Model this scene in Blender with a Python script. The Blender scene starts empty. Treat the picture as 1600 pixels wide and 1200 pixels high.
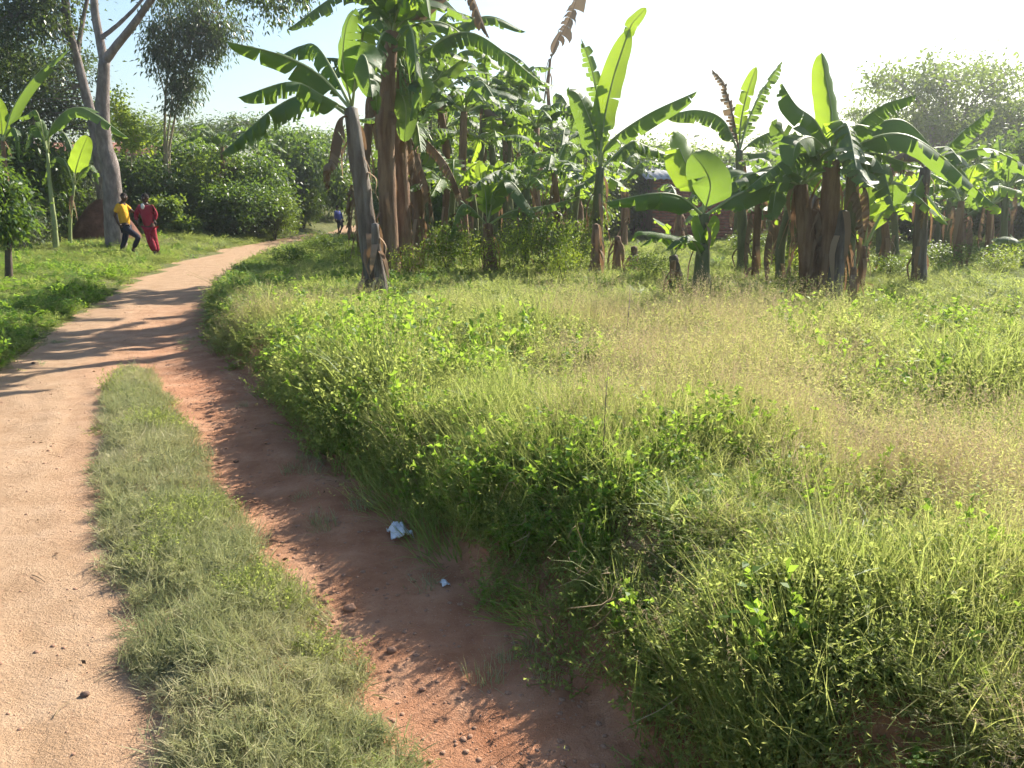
import bpy, math
import numpy as np
from mathutils import Vector

# ------------------------------------------------------------------ camera, light, exposure
scn = bpy.context.scene
COL = scn.collection
F, PITCH, CH = 1256.0, math.radians(13.2), 1.6      # focal length in px of a 1600 px wide frame, downward pitch, eye height
SUN_AZ, SUN_EL = math.radians(40), math.radians(36)

cd = bpy.data.cameras.new('camera'); cam = bpy.data.objects.new('camera', cd); COL.objects.link(cam)
cam.location = (0, 0, CH); cam.rotation_euler = (math.pi/2 - PITCH, 0, 0)
cd.sensor_fit = 'HORIZONTAL'; cd.sensor_width = 36; cd.lens = 36*F/1600
cd.clip_start = 0.05; cd.clip_end = 2000
scn.camera = cam

world = bpy.data.worlds.new("World"); scn.world = world; world.use_nodes = True
wn = world.node_tree; wn.nodes.clear()
sky = wn.nodes.new('ShaderNodeTexSky'); sky.sky_type = 'NISHITA'; sky.sun_disc = False
sky.sun_elevation = SUN_EL; sky.sun_rotation = SUN_AZ
sky.air_density = 1.3; sky.dust_density = 1.4; sky.ozone_density = 3.5
bg = wn.nodes.new('ShaderNodeBackground'); bg.inputs['Strength'].default_value = 0.08
wo = wn.nodes.new('ShaderNodeOutputWorld')
wn.links.new(sky.outputs[0], bg.inputs[0]); wn.links.new(bg.outputs[0], wo.inputs[0])

sl = bpy.data.lights.new('sun', 'SUN'); sl.energy = 5.0; sl.angle = math.radians(0.55); sl.color = (1.0, 0.93, 0.80)
sun = bpy.data.objects.new('sun', sl); COL.objects.link(sun)
SDIR = Vector((math.sin(SUN_AZ)*math.cos(SUN_EL), math.cos(SUN_AZ)*math.cos(SUN_EL), math.sin(SUN_EL)))
sun.rotation_euler = SDIR.to_track_quat('Z', 'Y').to_euler(); sun.location = (20, 20, 20)

scn.view_settings.view_transform = 'Standard'; scn.view_settings.look = 'None'
scn.view_settings.exposure = 1.36; scn.view_settings.gamma = 1.0; scn.view_settings.use_curve_mapping = False
scn.render.engine = 'CYCLES'
scn.cycles.max_bounces = 4; scn.cycles.diffuse_bounces = 2; scn.cycles.transmission_bounces = 3
scn.cycles.use_adaptive_sampling = True; scn.cycles.adaptive_threshold = 0.03; scn.cycles.adaptive_min_samples = 16
scn.cycles.volume_bounces = 0; scn.cycles.glossy_bounces = 2; scn.cycles.use_denoising = True
scn.cycles.sample_clamp_indirect = 5.0; scn.cycles.sample_clamp_direct = 7.0

# ------------------------------------------------------------------ helpers
rng = np.random.default_rng(7)
cp, sp = math.cos(PITCH), math.sin(PITCH)

def ray(px, py):
    x = (px-800)/F; y = (600-py)/F
    return np.array([x, cp + y*sp, -sp + y*cp])

def atY(px, py, Y):
    d = ray(px, py); return np.array([d[0]*Y/d[1], Y, CH + d[2]*Y/d[1]])

def onz(px, py, z=0.0):
    d = ray(px, py); t = (z-CH)/d[2]; return np.array([d[0]*t, d[1]*t, z])

_perm = rng.permutation(4096)
_vals = rng.random(4096)
def _h(i, j): return _vals[(_perm[i & 4095] + j*57) & 4095]
def noise2(x, y, s=1.0, seed=0):
    x = np.asarray(x, float)*s + seed*17.3; y = np.asarray(y, float)*s + seed*9.1
    i = np.floor(x).astype(int); j = np.floor(y).astype(int)
    fx = x-i; fy = y-j; fx = fx*fx*(3-2*fx); fy = fy*fy*(3-2*fy)
    a = _h(i, j); b = _h(i+1, j); c = _h(i, j+1); d = _h(i+1, j+1)
    return (a*(1-fx)+b*fx)*(1-fy) + (c*(1-fx)+d*fx)*fy
def fbm(x, y, s=1.0, seed=0, o=3):
    r = 0; a = 0.5; n = 0
    for k in range(o):
        r = r + a*noise2(x, y, s*2**k, seed+k*3.7); n += a; a *= .5
    return r/n
def sstep(a, b, x):
    t = np.clip((x-a)/(b-a), 0, 1); return t*t*(3-2*t)

def inpoly(x, y, P):
    x = np.asarray(x); y = np.asarray(y); r = np.zeros(x.shape, bool)
    n = len(P)
    for i in range(n):
        x0, y0 = P[i]; x1, y1 = P[(i+1) % n]
        if y0 == y1: continue
        c = ((y0 > y) != (y1 > y)) & (x < (x1-x0)*(y-y0)/(y1-y0)+x0)
        r ^= c
    return r
def dseg(x, y, P, closed=False):
    d = np.full(np.shape(x), 1e9)
    n = len(P) if closed else len(P)-1
    for i in range(n):
        x0, y0 = P[i]; x1, y1 = P[(i+1) % len(P)]
        vx, vy = x1-x0, y1-y0; L = vx*vx+vy*vy+1e-9
        t = np.clip(((x-x0)*vx+(y-y0)*vy)/L, 0, 1)
        d = np.minimum(d, np.hypot(x-x0-t*vx, y-y0-t*vy))
    return d

class Geo:
    """collects quads and triangles as numpy blocks and links them as one mesh"""
    def __init__(s): s.v = []; s.q = []; s.t = []; s.qm = []; s.tm = []; s.uv = []; s.n = 0
    def add(s, v, q=None, t=None, m=0, uv=None):
        v = np.asarray(v, float).reshape(-1, 3)
        s.v.append(v); s.uv.append(np.zeros((len(v), 2)) if uv is None else np.asarray(uv, float).reshape(-1, 2))
        if q is not None and len(q): q = np.asarray(q, int); s.q.append(q+s.n); s.qm.append(np.full(len(q), m))
        if t is not None and len(t): t = np.asarray(t, int); s.t.append(t+s.n); s.tm.append(np.full(len(t), m))
        s.n += len(v); return s
    def mesh(s, name, mats, smooth=True):
        me = bpy.data.meshes.new(name)
        v = np.concatenate(s.v); uv = np.concatenate(s.uv)
        q = np.concatenate(s.q) if s.q else np.zeros((0, 4), int); t = np.concatenate(s.t) if s.t else np.zeros((0, 3), int)
        lv = np.concatenate([q.ravel(), t.ravel()]).astype(np.int32)
        ls = np.concatenate([np.arange(len(q))*4, len(q)*4+np.arange(len(t))*3]).astype(np.int32)
        me.vertices.add(len(v)); me.vertices.foreach_set('co', v.astype(np.float32).ravel())
        me.loops.add(len(lv)); me.loops.foreach_set('vertex_index', lv)
        me.polygons.add(len(ls)); me.polygons.foreach_set('loop_start', ls)
        mi = np.concatenate((s.qm+s.tm) or [np.zeros(0)]).astype(np.int32)
        me.polygons.foreach_set('material_index', mi)
        me.update(calc_edges=True)
        ul = me.uv_layers.new(name='UVMap'); ul.data.foreach_set('uv', uv[lv].astype(np.float32).ravel())
        if smooth: me.polygons.foreach_set('use_smooth', np.ones(len(ls), bool))
        for m in mats: me.materials.append(m)
        me.validate(); return me

def link(name, data, parent=None, loc=None):
    o = bpy.data.objects.new(name, data); COL.objects.link(o)
    if parent is not None: o.parent = parent
    if loc is not None: o.location = loc
    return o
def tag(o, label=None, cat=None, group=None, kind=None):
    if label: o['label'] = label
    if cat: o['category'] = cat
    if group: o['group'] = group
    if kind: o['kind'] = kind
    return o
def empty(name, loc, label, cat, group=None):
    o = bpy.data.objects.new(name, None); COL.objects.link(o); o.location = loc; o.empty_display_size = .2
    return tag(o, label, cat, group)

def smooth_path(P, n):
    P = np.asarray(P, float)
    if len(P) == 2: t = np.linspace(0, 1, n)[:, None]; return P[0]*(1-t)+P[1]*t
    Q = np.vstack([2*P[0]-P[1], P, 2*P[-1]-P[-2]])
    d = np.linalg.norm(np.diff(P, axis=0), axis=1); s = np.concatenate([[0], np.cumsum(d)]); u = np.linspace(0, s[-1], n)
    out = []
    for a in u:
        i = min(max(int(np.searchsorted(s, a, side='right'))-1, 0), len(P)-2)
        t = (a-s[i])/max(s[i+1]-s[i], 1e-9)
        p0, p1, p2, p3 = Q[i], Q[i+1], Q[i+2], Q[i+3]
        out.append(.5*((2*p1)+(-p0+p2)*t+(2*p0-5*p1+4*p2-p3)*t*t+(-p0+3*p1-3*p2+p3)*t**3))
    return np.array(out)

def tube(g, P, R, seg=8, m=0, jit=0.0, flat=1.0, cap=True, uvs=1.0):
    P = np.asarray(P, float); n = len(P); R = np.broadcast_to(np.asarray(R, float), (n,))
    T = np.gradient(P, axis=0); T /= np.linalg.norm(T, axis=1)[:, None]+1e-9
    ref = np.array([0, 1., 0]) if abs(T[0, 1]) < .8 else np.array([1., 0, 0])
    A = np.cross(T, ref); A /= np.linalg.norm(A, axis=1)[:, None]+1e-9; B = np.cross(T, A)
    th = np.linspace(0, 2*math.pi, seg, endpoint=False)
    rr = R[:, None]*(1+jit*(rng.random((n, seg))-.5))
    V = P[:, None]+rr[..., None]*(np.cos(th)[None, :, None]*A[:, None]+flat*np.sin(th)[None, :, None]*B[:, None])
    i = np.arange(n-1)[:, None]*seg; j = np.arange(seg)[None]; k = (j+1) % seg
    q = np.stack([i+j, i+k, i+seg+k, i+seg+j], -1).reshape(-1, 4)
    L = np.concatenate([[0], np.cumsum(np.linalg.norm(np.diff(P, axis=0), axis=1))])
    uv = np.stack(np.broadcast_arrays(th[None]/(2*math.pi), L[:, None]*uvs), -1)
    V = V.reshape(-1, 3); uv = uv.reshape(-1, 2)
    tr = None
    if cap:
        V = np.vstack([V, P[-1]+T[-1]*R[-1]*.4]); uv = np.vstack([uv, [[0, 0]]]); c = len(V)-1; b = (n-1)*seg
        tr = [[b+a, b+(a+1) % seg, c] for a in range(seg)]
    g.add(V, q, tr, m, uv)

# ------------------------------------------------------------------ materials
def newmat(name):
    m = bpy.data.materials.new(name); m.use_nodes = True; m.node_tree.nodes.clear(); return m, m.node_tree
def N(nt, typ, **kw):
    n = nt.nodes.new(typ)
    for k, v in kw.items():
        if k.startswith('i_'): n.inputs[k[2:].replace('_', ' ')].default_value = v
        else: setattr(n, k, v)
    return n
def ramp(nt, fac, stops):
    r = nt.nodes.new('ShaderNodeValToRGB'); nt.links.new(fac, r.inputs[0])
    while len(r.color_ramp.elements) > 1: r.color_ramp.elements.remove(r.color_ramp.elements[0])
    r.color_ramp.elements[0].position = stops[0][0]; r.color_ramp.elements[0].color = (*stops[0][1], 1)
    for p, c in stops[1:]:
        e = r.color_ramp.elements.new(p); e.color = (*c, 1)
    return r.outputs[0]
def mixc(nt, f, a, b, typ='MIX'):
    m = nt.nodes.new('ShaderNodeMix'); m.data_type = 'RGBA'; m.blend_type = typ
    for s, v in ((m.inputs[0], f), (m.inputs[6], a), (m.inputs[7], b)):
        if hasattr(v, 'links') or isinstance(v, bpy.types.NodeSocket): nt.links.new(v, s)
        else: s.default_value = v if isinstance(v, (int, float)) else (*v, 1)
    return m.outputs[2]
def noise(nt, scale, detail=4, coord=None, rough=.55):
    n = N(nt, 'ShaderNodeTexNoise'); n.inputs['Scale'].default_value = scale; n.inputs['Detail'].default_value = detail
    n.inputs['Roughness'].default_value = rough
    if coord is None: coord = N(nt, 'ShaderNodeTexCoord').outputs['Object']
    nt.links.new(coord, n.inputs['Vector']); return n.outputs['Fac']
def bump(nt, h, s, d=.02):
    b = N(nt, 'ShaderNodeBump'); b.inputs['Strength'].default_value = s; b.inputs['Distance'].default_value = d
    nt.links.new(h, b.inputs['Height']); return b.outputs[0]

def leafmat(name, a, b, trans=.4, rough=.45, tcol=None, spec=.4, dry=None, veins=False, spots=None, inst=False):
    """a..b: range of the leaf's own colour, per leaf; light passes through"""
    m, nt = newmat(name); L = nt.links
    geo = N(nt, 'ShaderNodeNewGeometry'); oi = N(nt, 'ShaderNodeObjectInfo')
    ad = N(nt, 'ShaderNodeMath', operation='ADD'); L.new(geo.outputs['Random Per Island'], ad.inputs[0]); L.new(oi.outputs['Random'], ad.inputs[1])
    fr = N(nt, 'ShaderNodeMath', operation='FRACT'); L.new(ad.outputs[0], fr.inputs[0])
    fac = fr.outputs[0] if not veins else oi.outputs['Random']
    c = mixc(nt, fac, a, b)
    if dry is not None:
        at = N(nt, 'ShaderNodeAttribute', attribute_type='INSTANCER', attribute_name='dry')
        s = N(nt, 'ShaderNodeMath', operation='MULTIPLY_ADD'); L.new(fr.outputs[0], s.inputs[0]); s.inputs[1].default_value = .7
        L.new(at.outputs['Fac'], s.inputs[2]); s2 = N(nt, 'ShaderNodeMath', operation='SUBTRACT', use_clamp=True); L.new(s.outputs[0], s2.inputs[0]); s2.inputs[1].default_value = .35
        c = mixc(nt, s2.outputs[0], c, dry)
    if veins:
        tc = N(nt, 'ShaderNodeTexCoord'); w = N(nt, 'ShaderNodeTexWave', wave_type='BANDS', bands_direction='Y')
        w.inputs['Scale'].default_value = 14; w.inputs['Distortion'].default_value = .6; L.new(tc.outputs['UV'], w.inputs['Vector'])
        c = mixc(nt, w.outputs['Fac'], c, mixc(nt, .25, c, (.16, .24, .08)))
        nz = noise(nt, 2.2, 4); c = mixc(nt, ramp(nt, nz, [(.3, (0, 0, 0)), (.7, (.45, .45, .45))]), c, mixc(nt, .5, a, (.10, .15, .03)))
        ns = noise(nt, 9, 4); c = mixc(nt, ramp(nt, ns, [(.66, (0, 0, 0)), (.72, (.7, .7, .7))]), c, (.20, .14, .05))
    p = N(nt, 'ShaderNodeBsdfPrincipled'); L.new(c, p.inputs['Base Color']); p.inputs['Roughness'].default_value = rough
    p.inputs['Specular IOR Level'].default_value = spec
    if veins: L.new(bump(nt, w.outputs['Fac'], .35, .01), p.inputs['Normal'])
    t = N(nt, 'ShaderNodeBsdfTranslucent')
    tc2 = mixc(nt, .75, c, tcol) if tcol is not None else c
    L.new(tc2, t.inputs[0])
    mx = N(nt, 'ShaderNodeMixShader'); mx.inputs[0].default_value = trans
    L.new(p.outputs[0], mx.inputs[1]); L.new(t.outputs[0], mx.inputs[2])
    o = N(nt, 'ShaderNodeOutputMaterial'); L.new(mx.outputs[0], o.inputs[0]); return m

def solid(name, stops, scale=6, rough=.85, bs=.4, bd=.02, stretch=None, spec=.25, detail=6):
    m, nt = newmat(name); L = nt.links
    tc = N(nt, 'ShaderNodeTexCoord'); mp = N(nt, 'ShaderNodeMapping'); L.new(tc.outputs['Object'], mp.inputs[0])
    if stretch: mp.inputs['Scale'].default_value = stretch
    f = noise(nt, scale, detail, mp.outputs[0], .62)
    p = N(nt, 'ShaderNodeBsdfPrincipled'); L.new(ramp(nt, f, stops), p.inputs['Base Color'])
    p.inputs['Roughness'].default_value = rough; p.inputs['Specular IOR Level'].default_value = spec
    f2 = noise(nt, scale*3, 6, mp.outputs[0], .65); L.new(bump(nt, f2, bs, bd), p.inputs['Normal'])
    o = N(nt, 'ShaderNodeOutputMaterial'); L.new(p.outputs[0], o.inputs[0]); return m

M = {}
M['banana'] = leafmat('banana_leaf', (.036, .085, .026), (.07, .12, .042), .38, .5, (.34, .52, .06), .4, veins=True)
M['banana_young'] = leafmat('banana_leaf_young', (.08, .17, .03), (.12, .22, .04), .52, .4, (.45, .62, .04), .45, veins=True)
M['banana_dead'] = leafmat('banana_leaf_dead', (.16, .11, .075), (.26, .19, .13), .25, .8, (.3, .2, .1), .15)
M['rib'] = solid('leaf_midrib', [(.3, (.22, .27, .10)), (.7, (.34, .38, .18))], 3, .5, .1)
M['stem_green'] = solid('pseudostem_green', [(.25, (.035, .03, .02)), (.42, (.10, .11, .045)), (.6, (.14, .15, .06)), (.75, (.07, .045, .03))], 3.2, .55, .5, .02, (2.5, 2.5, .5))
M['stem_brown'] = solid('pseudostem_brown', [(.2, (.05, .03, .02)), (.42, (.17, .095, .055)), (.6, (.27, .17, .10)), (.8, (.10, .06, .04))], 3.0, .8, .8, .03, (3, 3, .45))
M['stem_grey'] = solid('pseudostem_grey', [(.25, (.04, .03, .025)), (.45, (.12, .095, .075)), (.6, (.20, .17, .14)), (.8, (.34, .29, .24))], 3.4, .7, .7, .03, (3, 3, .4))
M['sheath'] = leafmat('dry_sheath', (.18, .11, .065), (.34, .24, .16), .2, .85, (.35, .2, .1), .1)
M['fruit'] = solid('green_fruit', [(.3, (.08, .14, .03)), (.7, (.15, .22, .06))], 8, .5, .1)
M['bark'] = solid('tree_bark', [(.25, (.10, .08, .07)), (.5, (.20, .165, .15)), (.75, (.32, .27, .25))], 4.5, .9, .7, .03, (2, 2, .8))
M['bark_dark'] = solid('dark_bark', [(.3, (.05, .04, .03)), (.7, (.13, .10, .08))], 6, .9, .6)
M['twig'] = solid('pale_stem', [(.3, (.24, .20, .13)), (.7, (.40, .34, .22))], 5, .8, .3)
M['leaf_mango'] = leafmat('leaf_dark', (.018, .036, .014), (.05, .085, .03), .30, .38, (.22, .32, .04), .5)
M['leaf_coffee'] = leafmat('leaf_coffee', (.024, .058, .016), (.065, .12, .03), .34, .42, (.28, .44, .04), .4)
M['leaf_mid'] = leafmat('leaf_mid', (.04, .085, .02), (.09, .15, .035), .4, .5, (.34, .46, .04), .4)
M['leaf_bright'] = leafmat('leaf_bright', (.09, .17, .02), (.18, .26, .035), .5, .5, (.5, .6, .05), .35)
M['leaf_grey'] = leafmat('leaf_greygreen', (.05, .07, .045), (.10, .125, .075), .35, .5, (.25, .32, .10), .4)
STRAW = (.42, .32, .18)
M['grass'] = leafmat('grass_blades', (.085, .15, .028), (.18, .26, .055), .44, .55, (.50, .58, .14), .3, dry=STRAW)
M['grass_fine'] = leafmat('fine_grass', (.17, .22, .065), (.31, .34, .12), .48, .6, (.68, .72, .20), .25, dry=STRAW)
M['straw'] = leafmat('dry_stalks', (.36, .27, .16), (.54, .42, .28), .38, .7, (.60, .45, .27), .2)
M['weed'] = leafmat('weed_leaves', (.07, .15, .03), (.14, .25, .045), .48, .55, (.50, .72, .07), .25, dry=(.16, .22, .05))
M['creep'] = leafmat('creeper_leaves', (.11, .17, .045), (.24, .29, .09), .5, .6, (.60, .68, .16), .25, dry=(.26, .24, .11))
M['strip'] = leafmat('trodden_grass', (.15, .19, .08), (.29, .32, .15), .36, .6, (.46, .48, .20), .25, dry=(.46, .40, .24))
M['litter'] = leafmat('leaf_litter', (.10, .055, .03), (.24, .15, .08), .15, .8, None, .2)

def ground_mat(name, road):
    m, nt = newmat(name); L = nt.links
    geo = N(nt, 'ShaderNodeNewGeometry'); P = geo.outputs['Position']
    big = noise(nt, .55, 5, P); mid = noise(nt, 4.0, 6, P, .65); fine = noise(nt, 38, 6, P, .7); grit = noise(nt, 130, 3, P, .7)
    red = N(nt, 'ShaderNodeAttribute', attribute_name='red').outputs['Fac']
    if road:
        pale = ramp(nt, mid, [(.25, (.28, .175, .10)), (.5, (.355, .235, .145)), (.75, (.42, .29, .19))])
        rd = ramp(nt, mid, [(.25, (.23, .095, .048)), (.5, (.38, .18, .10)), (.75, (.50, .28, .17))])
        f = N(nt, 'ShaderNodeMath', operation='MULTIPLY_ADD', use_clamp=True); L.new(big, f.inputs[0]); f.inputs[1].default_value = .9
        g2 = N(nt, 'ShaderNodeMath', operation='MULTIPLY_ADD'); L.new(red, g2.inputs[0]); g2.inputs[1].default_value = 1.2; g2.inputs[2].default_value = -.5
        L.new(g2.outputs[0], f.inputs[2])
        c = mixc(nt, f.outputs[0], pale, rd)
        c = mixc(nt, ramp(nt, fine, [(.30, (.55, .55, .55)), (.42, (0, 0, 0))]), c, (.22, .10, .055))
        c = mixc(nt, ramp(nt, grit, [(.62, (0, 0, 0)), (.70, (.6, .6, .6))]), c, (.58, .42, .32))
        c = mixc(nt, ramp(nt, grit, [(.30, (.6, .6, .6)), (.36, (0, 0, 0))]), c, (.20, .11, .07))
    else:
        soil = ramp(nt, mid, [(.25, (.23, .095, .048)), (.5, (.38, .18, .10)), (.75, (.50, .28, .17))])
        soil = mixc(nt, ramp(nt, fine, [(.30, (.55, .55, .55)), (.42, (0, 0, 0))]), soil, (.22, .10, .055))
        soil = mixc(nt, ramp(nt, grit, [(.62, (0, 0, 0)), (.70, (.6, .6, .6))]), soil, (.58, .42, .32))
        soil = mixc(nt, ramp(nt, grit, [(.30, (.6, .6, .6)), (.36, (0, 0, 0))]), soil, (.20, .11, .07))
        turf = ramp(nt, mid, [(.25, (.05, .065, .02)), (.55, (.12, .125, .045)), (.8, (.22, .19, .09))])
        c = mixc(nt, red, turf, soil)
    p = N(nt, 'ShaderNodeBsdfPrincipled'); L.new(c, p.inputs['Base Color']); p.inputs['Roughness'].default_value = .95
    p.inputs['Specular IOR Level'].default_value = .12
    s1 = mixc(nt, .35, fine, grit)
    s2 = mixc(nt, .5, s1, mid)
    L.new(bump(nt, s2, .9 if road else .8, .035), p.inputs['Normal'])
    o = N(nt, 'ShaderNodeOutputMaterial'); L.new(p.outputs[0], o.inputs[0]); return m
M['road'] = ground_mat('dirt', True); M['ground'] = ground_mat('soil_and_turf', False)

# ------------------------------------------------------------------ ground: outlines in metres
foot_px = [(1000, 1200), (850, 1030), (735, 920), (640, 835), (560, 765), (495, 700), (445, 645), (415, 600), (345, 560), (322, 505), (332, 462), (372, 425), (430, 399), (500, 381), (560, 375), (640, 372.5), (800, 371)]
FOOT = [(2.6, -4.0), (1.55, 0.2)] + [tuple(onz(*p)[:2]) for p in foot_px]
left_px = [(800, 361), (640, 360), (540, 358.5), (480, 366), (420, 378), (340, 394), (262, 416), (200, 446), (130, 485), (60, 534), (0, 580)]
LEFT = [tuple(onz(*p)[:2]) for p in left_px] + [(-5.0, 5.4), (-5.3, 2.5), (-5.5, -4.0)]
ROAD = FOOT + LEFT
strip_px = [(165, 600), (190, 575), (225, 570), (250, 590), (290, 660), (335, 750), (390, 820), (440, 880), (480, 960), (560, 1060), (640, 1190), (700, 1330), (250, 1330), (245, 1200), (235, 1110), (200, 1010), (225, 960), (180, 900), (160, 800), (150, 690)]
STRIP = [tuple(onz(*p)[:2]) for p in strip_px]

def bank_w(x, y): return (.05+.30*fbm(x, y, 2.2, 5))*(1+.7*sstep(5, 3, y))
def gz(x, y):
    x = np.asarray(x, float); y = np.asarray(y, float)
    ins = inpoly(x, y, ROAD)
    df = np.where(ins, -1, 1)*dseg(x, y, FOOT); dl = dseg(x, y, LEFT)
    right = (~ins) & (dseg(x, y, FOOT) <= dl)
    H = .33*(1-.45*sstep(10, 22, y))+.11*sstep(6.5, 3, y)*sstep(2.2, .5, df)
    edge = bank_w(x, y)
    zr = H*sstep(0, 1, df/(edge+.12)) + .20*(fbm(x, y, 1.3, 3)-.45)*sstep(.2, 1.2, df)*sstep(16, 9, y) + .05*sstep(1, 5, df)
    zl = .10*sstep(0, .5, dl) + .12*(fbm(x, y, .8, 8)-.4)*sstep(.1, 1, dl) + .66*sstep(20.5, 34, y)*sstep(.2, 3, dl)*sstep(-2, -5, x)+.01*np.clip(dl, 0, 12)
    rut = -.035*np.exp(-((df+.55)/.32)**2)*sstep(14, 7, y) + .012*(fbm(x, y, 3, 2)-.5)+.05*(fbm(x, y, .6, 4)-.5)
    rut = rut + (.030*(noise2(df*5.5, y*.55, 1, 6)-.5)+.014*(noise2(df*13, y*1.6, 1, 7)-.5))*sstep(2.3, 1.2, -df)*sstep(9, 6, y)
    rut = rut - .010*np.exp(-((dl-1.35)/.16)**2)*sstep(12, 6, y) - .008*np.exp(-((dl-2.1)/.12)**2)*sstep(12, 6, y) + .012*(fbm(x, y, 5, 9)-.5)
    ds = dseg(x, y, STRIP, True); ist = inpoly(x, y, STRIP)
    zroad = rut + np.where(ist, .05*sstep(0, .25, ds), 0)
    far = 1.4*sstep(45, 160, np.hypot(x, y))
    return np.where(ins, zroad*sstep(0, .35, np.minimum(dl, -df)) + 0, np.where(right, zr, zl)) + far

def gz1(x, y): return float(gz(np.array([x]), np.array([y]))[0])
def base_at(px, py):
    d = ray(px, py); t = np.exp(np.linspace(math.log(1.2), math.log(70), 900))   # first place where the sight line meets the ground
    h = CH+d[2]*t-gz(d[0]*t, d[1]*t); i = int(np.argmax(h < 0)) if (h < 0).any() else 899
    i = max(i, 1); k = h[i-1]/(h[i-1]-h[i]+1e-9); tt = t[i-1]+(t[i]-t[i-1])*min(max(k, 0), 1)
    return np.array([d[0]*tt, d[1]*tt, gz1(d[0]*tt, d[1]*tt)])

def axis(lo, hi, d0, d1, far):
    core = [lo]; 
    while core[-1] < hi: core.append(core[-1]+d0)
    out = list(core); d = d0
    while out[-1] < far: d = min(d*1.09, 12); out.append(out[-1]+d)
    d = d0
    while out[0] > -far: d = min(d*1.14, 12); out.insert(0, out[0]-d)
    return np.array(out)
xs = axis(-5.2, 4.2, .045, 0, 320); ys = axis(1.2, 9.5, .045, 0, 320)
X, Y = np.meshgrid(xs, ys); Z = gz(X, Y)
nx, ny = len(xs), len(ys)
vid = np.arange(nx*ny).reshape(ny, nx)
quads = np.stack([vid[:-1, :-1], vid[:-1, 1:], vid[1:, 1:], vid[1:, :-1]], -1).reshape(-1, 4)
cx = (X[:-1, :-1]+X[1:, 1:]).ravel()/2; cy = (Y[:-1, :-1]+Y[1:, 1:]).ravel()/2
isroad = inpoly(cx, cy, ROAD)
V = np.stack([X, Y, Z], -1).reshape(-1, 3)
dF = dseg(V[:, 0], V[:, 1], FOOT)
inr = inpoly(V[:, 0], V[:, 1], ROAD)
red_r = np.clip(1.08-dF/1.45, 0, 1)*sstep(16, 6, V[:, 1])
red_g = np.clip(1.25-dF/.5, 0, 1)
def sub(name, sel, mat, red):
    q = quads[sel]; u, inv = np.unique(q, return_inverse=True)
    g = Geo(); g.add(V[u], inv.reshape(-1, 4)); me = g.mesh(name, [mat])
    a = me.attributes.new('red', 'FLOAT', 'POINT'); a.data.foreach_set('value', red[u].astype(np.float32))
    o = link(name, me); tag(o, kind='structure'); return o
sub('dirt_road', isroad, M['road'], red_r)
sub('ground', ~isroad, M['ground'], red_g)

# ------------------------------------------------------------------ scattered ground cover (uncountable)
def scatter(name, label, templates, P, S, R, dry, cat=None):
    """one stuff object: points carry scale, rotation, kind and dryness; geometry nodes set a tuft on each"""
    n = len(P); me = bpy.data.meshes.new(name)
    me.vertices.add(n); me.vertices.foreach_set('co', P.astype(np.float32).ravel())
    def at(nm, typ, arr, key='value'):
        a = me.attributes.new(nm, typ, 'POINT'); a.data.foreach_set(key, arr.ravel())
    at('scl', 'FLOAT_VECTOR', S.astype(np.float32), 'vector'); at('rot', 'FLOAT_VECTOR', R.astype(np.float32), 'vector')
    at('kidx', 'INT', rng.integers(0, len(templates), n).astype(np.int32)); at('dry', 'FLOAT', dry.astype(np.float32))
    o = link(name, me); tag(o, label, cat, None, 'stuff')
    ng = bpy.data.node_groups.new(name+'_nodes', 'GeometryNodeTree')
    ng.interface.new_socket('Geometry', in_out='INPUT', socket_type='NodeSocketGeometry')
    ng.interface.new_socket('Geometry', in_out='OUTPUT', socket_type='NodeSocketGeometry')
    gi = ng.nodes.new('NodeGroupInput'); go = ng.nodes.new('NodeGroupOutput')
    iop = ng.nodes.new('GeometryNodeInstanceOnPoints'); jn = ng.nodes.new('GeometryNodeJoinGeometry')
    for t in templates:
        oi = ng.nodes.new('GeometryNodeObjectInfo'); oi.inputs['Object'].default_value = t; oi.inputs['As Instance'].default_value = True
        ng.links.new(oi.outputs['Geometry'], jn.inputs[0])
    def na(nm, typ):
        a = ng.nodes.new('GeometryNodeInputNamedAttribute'); a.data_type = typ; a.inputs['Name'].default_value = nm; return a.outputs[0]
    ng.links.new(gi.outputs[0], iop.inputs['Points']); ng.links.new(jn.outputs[0], iop.inputs['Instance'])
    iop.inputs['Pick Instance'].default_value = True
    ng.links.new(na('kidx', 'INT'), iop.inputs['Instance Index']); ng.links.new(na('rot', 'FLOAT_VECTOR'), iop.inputs['Rotation'])
    ng.links.new(na('scl', 'FLOAT_VECTOR'), iop.inputs['Scale']); ng.links.new(iop.outputs[0], go.inputs[0])
    md = o.modifiers.new('scatter', 'NODES'); md.node_group = ng
    me.materials.append(templates[0].data.materials[0]); return o

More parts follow.
